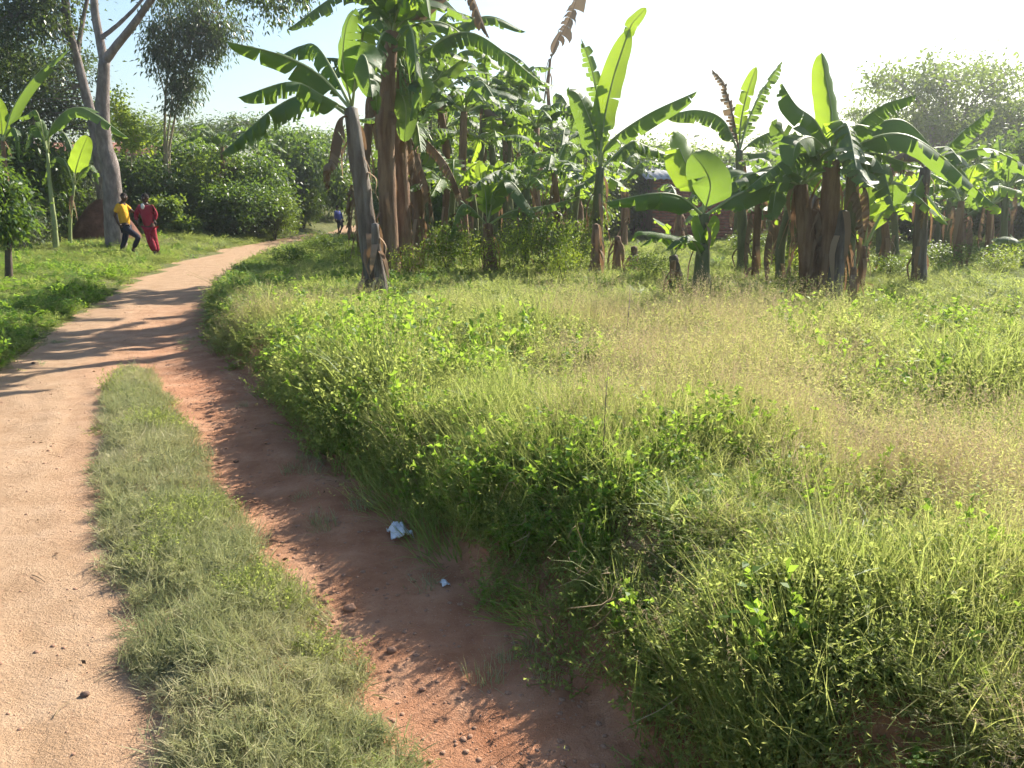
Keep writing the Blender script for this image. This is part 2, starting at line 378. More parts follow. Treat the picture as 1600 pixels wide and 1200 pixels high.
def blades(g, n, rad, h0, h1, w, lean=.5, curl=.6, m=0, seg=3, droop=0.0):
    a = rng.random(n)*2*math.pi; r = rad*np.sqrt(rng.random(n)); bx, by = r*np.cos(a), r*np.sin(a)
    az = a + rng.normal(0, 1.1, n); H = h0+(h1-h0)*rng.random(n)
    l0 = np.abs(rng.normal(0, lean, n)); l1 = l0+curl*(.3+rng.random(n))
    W = w*(.7+.6*rng.random(n)); rows = []
    x, y, z = bx.copy(), by.copy(), np.full(n, -.02)
    pa = az+math.pi/2+rng.normal(0, .5, n)
    for k in range(seg+1):
        f = k/seg; ww = W*(1-f**1.6)*.5+W*.04
        rows.append(np.stack([np.stack([x-ww*np.cos(pa), y-ww*np.sin(pa), z], -1), np.stack([x+ww*np.cos(pa), y+ww*np.sin(pa), z], -1)], 1))
        th = l0+(l1-l0)*f+droop*f*f; s = H/seg
        x = x+np.cos(az)*np.sin(th)*s; y = y+np.sin(az)*np.sin(th)*s; z = z+np.cos(th)*s
    Vt = np.stack(rows, 1).reshape(n, -1, 3); k = Vt.shape[1]
    base = np.arange(n)[:, None]*k
    q = np.concatenate([np.stack([base+2*s, base+2*s+1, base+2*s+3, base+2*s+2], -1) for s in range(seg)], 1).reshape(-1, 4)
    g.add(Vt.reshape(-1, 3), q, None, m)
    return np.stack([x, y, z], -1), az

def leafquads(g, P, D, L, W, m=0, fold=.25):
    n = len(P); D = D/(np.linalg.norm(D, axis=1)[:, None]+1e-9)
    r = rng.normal(size=(n, 3)); r[:, 2] = np.abs(r[:, 2])*.8+.5
    S = np.cross(D, r); S /= np.linalg.norm(S, axis=1)[:, None]+1e-9; Nn = np.cross(S, D)
    L = np.broadcast_to(L, (n,))[:, None]; W = np.broadcast_to(W, (n,))[:, None]
    a = P; b = P+D*L*.42+S*W*.5+Nn*W*fold*.5; c = P+D*L-Nn*L*.08; d = P+D*L*.42-S*W*.5+Nn*W*fold*.5
    V_ = np.stack([a, b, c, d], 1).reshape(-1, 3); i = np.arange(n)[:, None]*4
    g.add(V_, i+np.array([[0, 1, 2, 3]]), None, m)

def template(name, build, mats):
    g = Geo(); build(g); return bpy.data.objects.new(name, g.mesh(name, mats))

def t_grass(g): blades(g, 46, .11, .10, .27, .0055, .42, .7)
def t_long(g):
    blades(g, 46, .12, .12, .30, .0055, .6, .9, droop=.7); blades(g, 14, .12, .1, .25, .010, .5, 1.0, droop=.6)
def t_creep(g):
    n = 26; a = rng.random(n)*6.28; r_ = .13*np.sqrt(rng.random(n))
    for i in range(n):
        b = np.array([r_[i]*math.cos(a[i]), r_[i]*math.sin(a[i]), -.02]); t = b+np.array([rng.normal(0, .06), rng.normal(0, .06), .05+.13*rng.random()])
        tube(g, [b, (b+t)/2+rng.normal(0, .01, 3), t], [.0015, .0012, .0008], 3, 0, cap=False)
        k = 12; f = .2+.8*rng.random(k)[:, None]; d = rng.normal(size=(k, 3)); d[:, 2] = np.abs(d[:, 2])*.6
        leafquads(g, b*(1-f)+t*f, d, .012+.014*rng.random(k), .006+.006*rng.random(k))
def t_fine(g):
    blades(g, 50, .13, .08, .24, .0032, .6, .9)
    tip, az = blades(g, 16, .12, .2, .34, .0026, .4, .5)
    for k in range(4):
        d = rng.normal(size=(16, 3)); d[:, 2] = np.abs(d[:, 2])*.6
        leafquads(g, tip-np.array([0, 0, .012*k]), d, .016, .0028)
def t_straw(g):
    tip, az = blades(g, 22, .13, .2, .42, .0026, .35, .5)
    for k in range(7):
        d = rng.normal(size=(22, 3)); d[:, 2] = np.abs(d[:, 2])*.8+.2
        leafquads(g, tip-np.array([0, 0, .012*k]), d, .020, .0026)
    blades(g, 10, .13, .1, .3, .003, .9, .5)
def t_weed(g):
    n = 12; a = rng.random(n)*6.28; r = .12*np.sqrt(rng.random(n)); H = .1+.22*rng.random(n)
    for i in range(n):
        b = np.array([r[i]*math.cos(a[i]), r[i]*math.sin(a[i]), -.02]); t = b+np.array([rng.normal(0, .05), rng.normal(0, .05), H[i]])
        tube(g, [b, (b+t)/2+rng.normal(0, .01, 3), t], [.0022, .0018, .001], 3, 0)
        k = 11; f = .25+.75*rng.random(k)[:, None]; P = b*(1-f)+t*f; d = rng.normal(size=(k, 3)); d[:, 2] = np.abs(d[:, 2])*.5
        leafquads(g, P, d, .028+.03*rng.random(k), .018+.014*rng.random(k))
def t_strip(g):
    blades(g, 60, .10, .05, .13, .0042, 1.0, .5); blades(g, 26, .09, .04, .09, .0045, .4, .9)
    tip, az = blades(g, 5, .1, .1, .18, .003, 1.1, .2)

T = {k: [template('%s_tuft' % k, f, [M[m]]) for _ in range(n)] for k, f, m, n in
     (('grass', t_grass, 'grass', 4), ('long', t_long, 'grass', 3), ('fine', t_fine, 'grass_fine', 4), ('straw', t_straw, 'straw', 4), ('weed', t_weed, 'weed', 4), ('creep', t_creep, 'creep', 4), ('trodden', t_strip, 'strip', 4))}

def candidates(n, r0=1.2, r1=34, spread=.86, power=0.0):
    """points in front of the camera position, density falling with distance"""
    u = rng.random(n); r = r0+(r1-r0)*u**(1.0)           # density ~ 1/r
    a = (rng.random(n)*2-1)*spread
    return r*np.sin(a), r*np.cos(a), r

def cover(nc, keep, r1=34):
    x, y, r = candidates(nc, r1=r1); k = keep(x, y, r) > rng.random(nc)
    return x[k], y[k], r[k]

def fielddist(x, y):
    ins = inpoly(x, y, ROAD); d = np.minimum(dseg(x, y, FOOT), dseg(x, y, LEFT)); return np.where(ins, -d, d)

# where the grass has gone to seed (dry) and where broad-leaved weeds have taken over
def drymap(x, y):
    d = fbm(x, y, .55, 21, 3)
    band = np.exp(-((y-7.6)/2.0)**2)*sstep(-3.5, -1, x)*.42
    band = band+.45*sstep(5, 3.6, y)*sstep(1.1, 1.8, x)
    return np.clip((d-.47)*3.2+band, 0, 1)*sstep(9.6, 8.0, y+.25*np.clip(x, -3, 3))*(1-.75*sstep(2.2, 4.2, x)*sstep(5, 6.5, y))
def weedmap(x, y):
    w = sstep(.52, .66, fbm(x, y, .9, 33, 3))
    near = np.exp(-(((x-.95)/.7)**2+((y-3.0)/.8)**2))
    shade = sstep(8, 9.5, y)*sstep(14, 12, y)*sstep(-.5, -1.6, x)+.6*sstep(-4.2, -5, x)*sstep(19, 15, y)
    return np.clip(.30*w*sstep(1.8, 2.6, np.hypot(x-2, y-2))+.9*near+.8*shade+.45*sstep(.9, .25, dseg(x, y, FOOT))*sstep(.4, .55, fbm(x, y, 2.1, 19)), 0, 1)

def place(name, label, temps, nc, keep, smin, smax, dryf, tilt=.25, r1=34, zoff=0.0, growth=.012):
    x, y, r = cover(nc, keep, r1)
    z = gz(x, y)+zoff; n = len(x)
    s = (smin+(smax-smin)*rng.random(n))*(1+growth*np.clip(r-4, 0, 30))
    s = s*np.where((name in ('weeds', 'creepers', 'grass_clumps')) & (r < 4.8), .66, 1.0); hs = s*(.40+1.15*sstep(.3, .7, fbm(x, y, 1.9, 12, 2)))*(1-.68*sstep(6.8, 9.6, y))
    S = np.stack([s, s, hs], -1); R = np.stack([rng.normal(0, tilt, n), rng.normal(0, tilt, n), rng.random(n)*6.28], -1)
    # tufts at the lip of the bank lean out over the road
    df = dseg(x, y, FOOT); lip = (df < bank_w(x, y)+.12) & ~inpoly(x, y, ROAD)
    R[lip, 1] -= .3; R[lip, 2] *= .08
    return scatter(name, label, temps, np.stack([x, y, z], -1), S, R, dryf(x, y))

def k_field(x, y, r):
    fd = fielddist(x, y); rt = (dseg(x, y, FOOT) <= dseg(x, y, LEFT)) & (y < 10)
    lim = np.where(rt, bank_w(x, y)*(.42+.10*sstep(4.6, 3.2, y))+.02, .03+.10*fbm(x, y, 3, 6))
    return np.where(fd > lim, 1.0, np.where(rt & (fd > .0), .10, 0.0))*(.22+.78*sstep(.36, .5, fbm(x, y, 2.1, 14)))
place('grass', 'green grass tufts covering the field and the verges of the dirt road', T['grass'], 62000, k_field, .5, .85, lambda x, y: drymap(x, y)*.75, tilt=.42)
place('long_grass', 'longer lush grass at the lip of the bank and around the banana plants', T['long'], 42000,
      lambda x, y, r: k_field(x, y, r)*np.clip(sstep(.7, .1, fielddist(x, y))*.30*sstep(12, 8, y)+.35*sstep(.5, .62, fbm(x, y, 1.2, 40))*(1-drymap(x, y)), 0, 1), .5, .9, lambda x, y: drymap(x, y)*.5, tilt=.5)
place('fine_grass', 'fine pale seeding grass over the open field', T['fine'], 66000,
      lambda x, y, r: k_field(x, y, r)*(y < 15)*(x > -4.3)*np.clip(.24+.62*drymap(x, y), 0, 1)*(1-.6*weedmap(x, y)), .6, 1.05, lambda x, y: drymap(x, y), tilt=.4, r1=17)
place('dry_grass', 'dry straw coloured grass stalks with seed heads in the field', T['straw'], 40000,
      lambda x, y, r: k_field(x, y, r)*(y < 15)*(x > -4.3)*np.clip(drymap(x, y)*.95+.03, 0, 1)*sstep(.43, .53, fbm(x, y, 2.0, 51)),   .55, .9, lambda x, y: drymap(x, y), tilt=.3, r1=17)
place('creepers', 'low matted creeping plants with tiny leaves in clumps over the field and bank', T['creep'], 64000,
      lambda x, y, r: np.where(fielddist(x, y) > bank_w(x, y)*(.30+.14*sstep(4.6, 3.2, y)), 1, .08)*(inpoly(x, y, ROAD) == False)*(.12+.75*sstep(.45, .58, fbm(x, y, 1.5, 88))+.6*sstep(.7, .2, fielddist(x, y))*(dseg(x, y, FOOT) < 1.2)), .7, 1.35, lambda x, y: drymap(x, y)*.9, tilt=.35)
place('grass_clumps', 'thicker dark green clumps standing out of the field', T['creep']+T['long'], 26000,
      lambda x, y, r: k_field(x, y, r)*(y < 11)*sstep(.60, .68, fbm(x, y, 1.15, 123))*.8, 1.2, 1.9, lambda x, y: 0*x, tilt=.35)
place('weeds', 'low broad leaved weeds among the grass and along the bank', T['weed'], 46000,
      lambda x, y, r: k_field(x, y, r)*weedmap(x, y)*.8, .6, 1.1, lambda x, y: drymap(x, y)*.3, tilt=.3)
def k_strip(x, y, r):
    i = inpoly(x, y, STRIP); d = np.where(i, 1, -1)*dseg(x, y, STRIP, True)
    f = fbm(x, y, 3.5, 61); f2 = fbm(x, y, 1.6, 66)
    return np.where(d > -.10+.26*f, (.08+.92*sstep(.25, .38, f+d*.5))*(.4+.6*sstep(.30, .44, f2+d*.4)), 0)
place('grass_strip', 'trodden grass strip between the two wheel tracks', T['trodden'], 50000, k_strip, .45, .85, lambda x, y: -.1+1.3*fbm(x, y, 2.5, 3)**1.3, tilt=.75, r1=8.5)
# thin grass creeping over the road edges
place('strip_weeds', 'tiny creeping weeds growing in the trodden grass strip', T['creep'], 16000, lambda x, y, r: k_strip(x, y, r)*sstep(.50, .60, fbm(x, y, 2.6, 131))*.7, .35, .7, lambda x, y: .3+0*x, r1=8.5)
place('edge_grass', 'thin sprigs of grass creeping on to the edges of the dirt road', T['trodden'], 60000,
      lambda x, y, r: inpoly(x, y, ROAD)*sstep(.5, 0, np.minimum(dseg(x, y, FOOT), dseg(x, y, LEFT)))*sstep(.55, .68, fbm(x, y, 2.8, 71))*np.where(dseg(x, y, FOOT) < dseg(x, y, LEFT), .16, .5), .4, .8, lambda x, y: .3+0*x, r1=20)

# pebbles and crumbs of earth
def t_peb(g):
    a = rng.random(7)*.6+.7
    ang = np.linspace(0, 6.28, 6, endpoint=False)
    Vp = [(0, 0, .6*a[6])]+[(math.cos(t)*a[i], math.sin(t)*a[i]*.8, .12) for i, t in enumerate(ang)]+[(math.cos(t)*a[i]*.8, math.sin(t)*a[i]*.7, -.5) for i, t in enumerate(ang)]
    tr = [(0, 1+i, 1+(i+1) % 6) for i in range(6)]; q = [(1+i, 7+i, 7+(i+1) % 6, 1+(i+1) % 6) for i in range(6)]
    g.add(np.array(Vp), q, tr)
M['pebble'] = solid('pebble', [(.3, (.22, .11, .07)), (.6, (.40, .24, .16)), (.8, (.5, .38, .30))], 3, .9, .3)
TP = [template('pebble_piece', t_peb, [M['pebble']]) for _ in range(4)]
x, y, r = candidates(26000, r1=14); k = inpoly(x, y, ROAD) & ((rng.random(len(x)) < .18+.82*np.clip(1-dseg(x, y, FOOT)/1.3, 0, 1))) & (~inpoly(x, y, STRIP))
x, y = x[k], y[k]; n = len(x); s = .0035+.011*rng.random(n)**3.5
scatter('pebbles', 'pebbles and crumbs of red earth scattered on the dirt road', TP, np.stack([x, y, gz(x, y)+.001], -1), np.stack([s, s, s*.8], -1), np.stack([0*s, 0*s, rng.random(n)*6.28], -1), s*0)
def t_lit(g):
    leafquads(g, np.zeros((1, 3)), np.array([[1, .2, .15]]), .05, .02); leafquads(g, np.array([[.03, .02, 0]]), np.array([[.3, 1, .1]]), .09, .004)
TL = [template('litter_piece', t_lit, [M['litter']]) for _ in range(3)]
x, y, r = candidates(1500, r1=14); k = inpoly(x, y, ROAD) & ~inpoly(x, y, STRIP); x, y = x[k], y[k]; n = len(x); s = .2+.5*rng.random(n)**2
scatter('leaf_litter', 'bits of dry leaf and straw lying on the dirt road', TL, np.stack([x, y, gz(x, y)+.006], -1), np.stack([s]*3, -1), np.stack([0*s, 0*s, rng.random(n)*6.28], -1), s*0)

# ------------------------------------------------------------------ trees and shrubs
def woody(limbs, blobs, leafL, leafW, droop=.2, seg=8, twig_r=.010, jit=.12):
    """limbs: (points, r0, r1); blobs: (centre, radii, clusters, leaves per cluster, cluster radius)"""
    w = Geo(); f = Geo(); pts = []
    for P, r0, r1 in limbs:
        S = smooth_path(P, max(5, 4*len(P))); t = np.linspace(0, 1, len(S)); tube(w, S, r0+(r1-r0)*t, seg, jit=jit); pts.append(S)
    pts = np.concatenate(pts)
    for c, R, nc, nl, cr in blobs:
        c = np.array(c, float); R = np.array(R, float)
        d = rng.normal(size=(nc, 3)); d /= np.linalg.norm(d, axis=1)[:, None]
        rad = (.25+.75*rng.random(nc)**.5)[:, None]; C = c+d*rad*R
        for q in C:
            i = np.argmin(((pts-q)**2).sum(1)+.3*np.maximum(pts[:, 2]-q[2], 0)); p = pts[i]
            mid = (p+q)/2+rng.normal(0, .06, 3)*np.linalg.norm(q-p)+np.array([0, 0, .05])
            tube(w, smooth_path([p, mid, q], 4), np.linspace(twig_r*1.6, twig_r*.5, 4), 3, cap=False)
        ci = np.repeat(np.arange(nc), nl); n = len(ci)
        P = C[ci]+rng.normal(size=(n, 3))*cr*(.6+.8*rng.random(nc))[ci][:, None]*np.array([1, 1, .75])
        D = rng.normal(size=(n, 3))*.8+(P-C[ci])/cr*.4; D[:, 2] -= droop*2
        L = leafL*(.6+.7*rng.random(n)); leafquads(f, P, D, L, leafW/leafL*L)
    return w, f

def build_tree(name, label, cat, base, limbs, blobs, leafL, leafW, bark, leaf, group=None, droop=.2, trunk='trunk', crown='crown', **kw):
    base = np.array(base, float)
    lb = [([np.array(p)-base for p in P], a, b) for P, a, b in limbs]
    bb = [(np.array(c)-base, R, a, b, d) for c, R, a, b, d in blobs]
    w, f = woody(lb, bb, leafL, leafW, droop, **kw)
    e = empty(name, base, label, cat, group)
    o1 = link(trunk, w.mesh(trunk, [M[bark]]), e)
    o2 = link(crown, f.mesh(crown, [M[leaf]], smooth=False), e); return e

# --- large tree by the road, with its limbs leaving the frame
b = base_at(182, 388); D = b[1]
def q(px, py, dy=0): return atY(px, py, D+dy)
limbs = [
    ([b+np.array([0, 0, -.15]), q(178, 340), q(176, 300), q(172, 262), q(163, 225), q(160, 180), q(161, 130), q(163, 95)], .30, .14),
    ([q(163, 98), q(156, 60, .1), q(148, 15, .2), q(146, -60, .4), q(140, -170, .6)], .12, .05),
    ([q(164, 95), q(185, 68), q(215, 30, -.2), q(240, -5, -.3), q(290, -60, -.6), q(345, -90, -1.0)], .115, .035),
    ([q(157, 60), q(185, 38, .3), q(215, 8, .6), q(245, -30, .9)], .06, .03),
    ([q(290, -60, -.6), q(350, -65, -1), q(410, -45, -1.3), q(455, -20, -1.4)], .04, .015),
    ([q(146, -60, .4), q(90, -110, .6), q(30, -120, .8)], .05, .02),
]
blobs = [(q(420, -20, -1.0), (1.2, 1.2, .62), 46, 46, .22), (q(330, -40, -.8), (1.1, 1.2, .6), 40, 42, .22), (q(240, -60, 0), (1.3, 1.2, .7), 30, 40, .25),
         (q(140, -150, .5), (1.8, 1.5, .8), 40, 40, .3), (q(30, -110, .6), (1.4, 1.3, .8), 36, 40, .28), (q(300, -120, .3), (1.5, 1.6, .7), 36, 40, .3)]
build_tree('shade_tree', 'tall smooth grey tree two youths lean on, forking high above the road verge', 'tree', b, limbs, blobs, .15, .05, 'bark', 'leaf_mango', droop=.55, seg=12)

# --- leaning tree just behind it
b = base_at(168, 372); D = b[1]
limbs = [([b, q(160, 300), q(152, 230), q(140, 170), q(120, 90), q(105, 30), q(100, -60), q(95, -140)], .19, .07),
         ([q(120, 90), q(128, 40, .3), q(140, -20, .6), q(150, -80, .8)], .08, .03),
         ([q(112, 60), q(80, 35, -.3), q(35, 25, -.6), q(-20, 30, -.6)], .06, .02),
         ([q(105, 25), q(60, -20, 0), q(0, -60, 0)], .05, .02)]
blobs = [(q(50, 60, -.3), (1.25, 1.3, .9), 42, 60, .26), (q(20, 130, -.2), (1.0, 1.2, .9), 38, 60, .26), (q(60, -20, 0), (1.4, 1.3, .8), 36, 46, .28),
         (q(-60, 60, 0), (1.5, 1.4, 1.6), 46, 50, .3), (q(85, 20, -.3), (.8, .8, .6), 26, 60, .22), (q(20, -10, -.5), (1.1, 1, .7), 40, 60, .25), (q(70, 170, .4), (.9, .8, .6), 26, 50, .22), (q(115, 130, .8), (.65, .6, 1.1), 18, 36, .22), (q(120, -90, .6), (1.5, 1.4, .7), 30, 40, .3), (q(95, 190, .6), (.8, .7, .6), 20, 40, .22)]
build_tree('leaning_tree', 'mottled tree trunk leaning left behind the smooth grey shade tree, dense leafy crown', 'tree', b, limbs, blobs, .14, .055, 'bark', 'leaf_mango', droop=.35, seg=10)

# --- slim multi-stemmed tree with a drooping dark crown
b = base_at(262, 350); D = b[1]
limbs = [([b, q(258, 300), q(257, 230), q(258, 170), q(262, 110), q(270, 60)], .06, .03), ([b+np.array([.1, .1, 0]), q(268, 290, .1), q(264, 240, .1), q(272, 190, .2), q(280, 150, .2), q(300, 90, .2)], .055, .025),
         ([b+np.array([.05, -.1, 0]), q(263, 280, -.1), q(261, 230, -.1), q(266, 180, -.1), q(270, 130, -.1)], .05, .02), ([q(262, 110), q(300, 60), q(330, 20), q(350, -20)], .03, .012), ([q(258, 150), q(245, 100), q(238, 60)], .025, .01)]
blobs = [(q(288, 120), (.62, .7, .8), 40, 60, .17), (q(262, 60), (.7, .7, .8), 38, 56, .18), (q(312, 50), (.85, .8, .7), 40, 56, .2), (q(350, 40), (.7, .7, .9), 24, 40, .2), (q(285, 0), (1.1, 1, .8), 44, 50, .24), (q(278, 155), (.35, .4, .5), 14, 50, .17), (q(250, 90), (.35, .6, .7), 16, 50, .2), (q(328, 80), (.5, .6, .5), 20, 50, .2)]
build_tree('slim_tree', 'slim tree with several thin pale stems and a dark drooping crown against the sky', 'tree', b, limbs, blobs, .17, .045, 'twig', 'leaf_mango', droop=.8, seg=7)

# --- dark shrub at the left edge on a short trunk
b = base_at(14, 440); D = b[1]
build_tree('dark_shrub', 'dark leafy shrub on a short trunk at the left edge of the verge', 'shrub', b, [([b, q(13, 400), q(12, 350), q(8, 300)], .07, .03)],
           [(q(2, 340), (.42, .45, .42), 42, 46, .14), (q(-8, 290), (.36, .4, .35), 26, 40, .14), (q(-45, 330), (.4, .4, .5), 26, 40, .14)], .11, .045, 'bark_dark', 'leaf_coffee', droop=.5, trunk='trunk', crown='foliage', seg=7)

# --- bright shrub behind the youths, yellow-green tree
b = base_at(272, 362); D = b[1]
build_tree('rounded_shrub', 'rounded glossy green shrub beside the youth in red', 'shrub', b, [([b, q(270, 340), q(268, 310)], .05, .02)],
           [(q(262, 330, .1), (.5, .5, .42), 40, 50, .13), (q(290, 352, 0), (.42, .45, .28), 26, 46, .12), (q(240, 325, .3), (.4, .4, .4), 22, 44, .13)], .13, .07, 'bark_dark', 'leaf_mid', trunk='trunk', crown='foliage', seg=6)
b = base_at(205, 352); D = b[1]
build_tree('yellow_green_tree', 'small yellow green tree lit by the sun right of the grey trunk', 'tree', b, [([b, q(203, 300), q(205, 250), q(212, 215)], .05, .02), ([q(204, 280), q(196, 240), q(190, 200)], .03, .01)],
           [(q(215, 218), (.62, .5, .36), 26, 40, .15), (q(185, 165), (.35, .4, .5), 16, 40, .15), (q(200, 200), (.4, .4, .3), 14, 36, .15)], .12, .07, 'twig', 'leaf_bright', seg=6)

# --- shared bush and tree meshes copied into thickets
def bush_mesh(h, wdt, n, nl, L, W, leaf, cr=.22, droop=.25, sr=.035):
    lb = []
    for i in range(5):
        a = i*1.26+rng.random(); r = wdt*.35
        lb.append(([np.zeros(3), np.array([r*.35*math.cos(a), r*.35*math.sin(a), h*.4]), np.array([r*math.cos(a), r*math.sin(a), h*.85])], sr, sr*.35))
    bb = [((0, 0, h*.55), (wdt*.5, wdt*.5, h*.45), n, nl, cr)]+[((wdt*.28*math.cos(a), wdt*.28*math.sin(a), h*(.3+.5*rng.random())), (wdt*.25, wdt*.25, h*.22), n//5, nl, cr) for a in rng.random(4)*6.28]
    w, f = woody(lb, bb, L, W, droop, seg=5, twig_r=sr*.28)
    return w.mesh('stems', [M['bark_dark']]), f.mesh('foliage', [M[leaf]], smooth=False)
def tree_mesh(h, wdt, leaf, nb=9, L=.2, W=.09, cl=20, nl=34, cr=.38, flat=.5, bark='bark', lo=.45):
    lb = [([np.zeros(3), np.array([.1, 0, h*.25]), np.array([0, .15, h*.5]), np.array([.1, .1, h*.8])], h*.022, h*.008)]; bb = []
    for i in range(nb):
        a = i*2.4+rng.random()*.6; r = wdt*.5*(.35+.6*rng.random()); z = h*(lo+(.96-lo)*rng.random())
        e = np.array([r*math.cos(a), r*math.sin(a), z])
        lb.append(([np.array([.02, .05, z*.55]), e*.55+np.array([0, 0, z*.33]), e], h*.010, h*.003))
        bb.append((e, (wdt*.22, wdt*.22, wdt*.22*flat), cl, nl, cr))
    w, f = woody(lb, bb, L, W, .25, seg=6)
    return w.mesh('trunk', [M[bark]]), f.mesh('crown', [M[leaf]], smooth=False)

BUSH = [bush_mesh(2.6, 2.6, 110, 60, .16, .07, 'leaf_coffee'), bush_mesh(2.6, 2.8, 110, 60, .15, .065, 'leaf_coffee', .25),
        bush_mesh(2.6, 2.4, 80, 44, .14, .06, 'leaf_mid'), bush_mesh(2.4, 2.6, 80, 40, .12, .05, 'leaf_grey', .25)]
WEED = [bush_mesh(1.0, 1.0, 40, 36, .06, .028, 'leaf_mid', .13, sr=.008), bush_mesh(1.0, .9, 36, 32, .05, .02, 'leaf_bright', .14, sr=.007)]
TREE = [tree_mesh(7, 6, 'leaf_mid'), tree_mesh(7, 5.5, 'leaf_mango', 10, .2, .08), tree_mesh(7, 6.5, 'leaf_mid', 18, .20, .09, 16, 46, .30, .42, lo=.5), tree_mesh(7, 5, 'leaf_coffee', 10)]

def copy_thing(kindname, meshes, partnames, loc, scale, rz, label, cat, group=None):
    e = empty(kindname, loc, label, cat, group); e.rotation_euler = (0, 0, rz); e.scale = scale
    for me, pn in zip(meshes, partnames): link(pn, me, e)
    return e
def bush(px, Y, top, wpx, k, label, group=None, name='coffee_bush', cat='bush'):
    p = atY(px, 305, Y); z = gz1(p[0], Y); h = CH+(305-top)*Y/F-z; w = wpx*Y/F
    return copy_thing(name, BUSH[k], ('stems', 'foliage'), (p[0], Y, z-.05), (w/2.9, w/2.9, h/2.75), rng.random()*6.28, label, cat, group)
def far_tree(px, Y, top, wpx, k, label, group=None, name='background_tree'):
    p = atY(px, 305, Y); z = gz1(p[0], Y); h = CH+(305-top)*Y/F-z; w = wpx*Y/F
    return copy_thing(name, TREE[k], ('trunk', 'crown'), (p[0], Y, z-.05), (w/6, w/6, h/7.1), rng.random()*6.28, label, 'tree', group)

GB = 'coffee bushes in the thicket behind the road'
# left thicket
for (px, Y, top, w, k, lab) in [
    (395, 31, 232, 120, 1, 'glossy coffee bush behind the thin arched stem'), (450, 36, 205, 120, 0, 'tall dark coffee bush where the road bends away'),
    (498, 41, 212, 100, 0, 'dark bush above the child in blue'), (335, 30, 225, 120, 2, 'mid green bush right of the slim pale stemmed tree'),
    (300, 32, 215, 120, 1, 'leafy bush behind the slim pale stemmed tree'), (230, 29, 240, 110, 0, 'dark bush between the grey trunk and the slim tree'),
    (120, 26, 215, 120, 3, 'grey green bush behind the mound of dark earth'), (150, 30, 225, 120, 0, 'dark bush far behind the mound'),
    (60, 25, 215, 130, 0, 'dark bush behind the yellow stemmed banana plant'), (0, 24, 190, 150, 1, 'large dark bush at the far left of the verge'),
    (-80, 22, 180, 160, 0, 'dark bush beyond the left edge of the verge'), (425, 30, 288, 90, 2, 'low bush in front of the dark thicket'),
    (365, 29, 275, 120, 1, 'low glossy bush between the rounded shrub and the arched stem'), (30, 22, 300, 90, 3, 'low grey green bush under the left banana plants'),
    (472, 36, 285, 60, 2, 'low bright bush beside the road bend')]:
    bush(px, Y, top, w, k, lab)
GT = 'trees closing the view beyond the thicket'
for (px, Y, top, w, k) in [(60, 36, 90, 200, 1), (-60, 32, 20, 230, 3), (200, 44, 175, 180, 0), (330, 42, 190, 170, 1), (430, 46, 195, 170, 3), (540, 46, 200, 150, 0), (-190, 26, 0, 240, 1)]:
    far_tree(px, Y, top, w, k, 'one of the dense trees closing the view behind the left thicket', GT)
# behind the banana grove
for (px, Y, top, w, k) in [(600, 31, 215, 130, 2), (645, 27, 235, 120, 0), (690, 29, 205, 140, 2), (735, 25, 245, 120, 0), (775, 28, 200, 150, 2), (825, 24, 250, 120, 0), (860, 27, 205, 150, 0), (905, 24, 250, 120, 2), (945, 27, 215, 140, 2), (990, 28, 225, 130, 0), (1050, 33, 215, 150, 2), (1130, 34, 235, 150, 0), (1220, 33, 225, 150, 2), (1300, 32, 215, 150, 0), (1375, 26, 225, 140, 2), (1430, 24, 250, 130, 0), (1480, 25, 235, 150, 0),
                           (1540, 24, 215, 150, 2), (1595, 23, 200, 150, 0), (1640, 22, 225, 150, 2), (1680, 30, 225, 160, 3), (1760, 28, 215, 160, 2)]:
    bush(px, Y, top, w, k, 'one of the tangled bushes behind the banana grove', 'bushes behind the banana grove', 'grove_bush')
for (px, Y, top, w, k) in [(640, 38, 180, 190, 0), (730, 36, 165, 180, 0), (800, 37, 185, 170, 3), (870, 38, 190, 180, 0), (1000, 52, 225, 190, 2), (1120, 54, 240, 180, 0), (1230, 50, 215, 170, 3), (1340, 46, 190, 150, 1), (1620, 34, 165, 200, 3), (1720, 36, 130, 230, 0)]:
    far_tree(px, Y, top, w, k, 'one of the hazy trees on the skyline behind the banana grove', 'skyline trees behind the grove')
far_tree(1462, 37, 102, 215, 2, 'tall spreading tree hazy against the white sky on the right')
far_tree(1560, 33, 160, 170, 2, 'hazy leafy tree right of the tall spreading tree')
far_tree(1395, 40, 175, 130, 2, 'smaller hazy tree left of the tall spreading tree')

for (px, py, top, w, k) in [(640, 442, 385, 60, 1), (700, 432, 350, 70, 0), (735, 440, 365, 60, 1), (800, 436, 350, 80, 1), (850, 430, 335, 80, 0), (880, 445, 375, 70, 1), (905, 425, 345, 60, 0), (1015, 440, 395, 60, 0), (1070, 470, 430, 60, 0), (1225, 440, 385, 70, 1),
                            (1240, 470, 430, 60, 0), (1390, 440, 400, 60, 0), (1480, 425, 380, 90, 0), (1560, 430, 385, 80, 1), (505, 400, 365, 60, 0), (455, 418, 385, 60, 0), (540, 420, 380, 60, 1), (1175, 400, 360, 70, 0), (1350, 400, 350, 80, 0)]:
    p = base_at(px, py); h = (py-top)*p[1]/F; w_ = w*p[1]/F
    copy_thing('tall_weed', WEED[k], ('stems', 'foliage'), tuple(p), (w_, w_, h), rng.random()*6.28, 'tall leafy weed growing among the banana stems', 'weed', 'tall weeds among the banana stems')
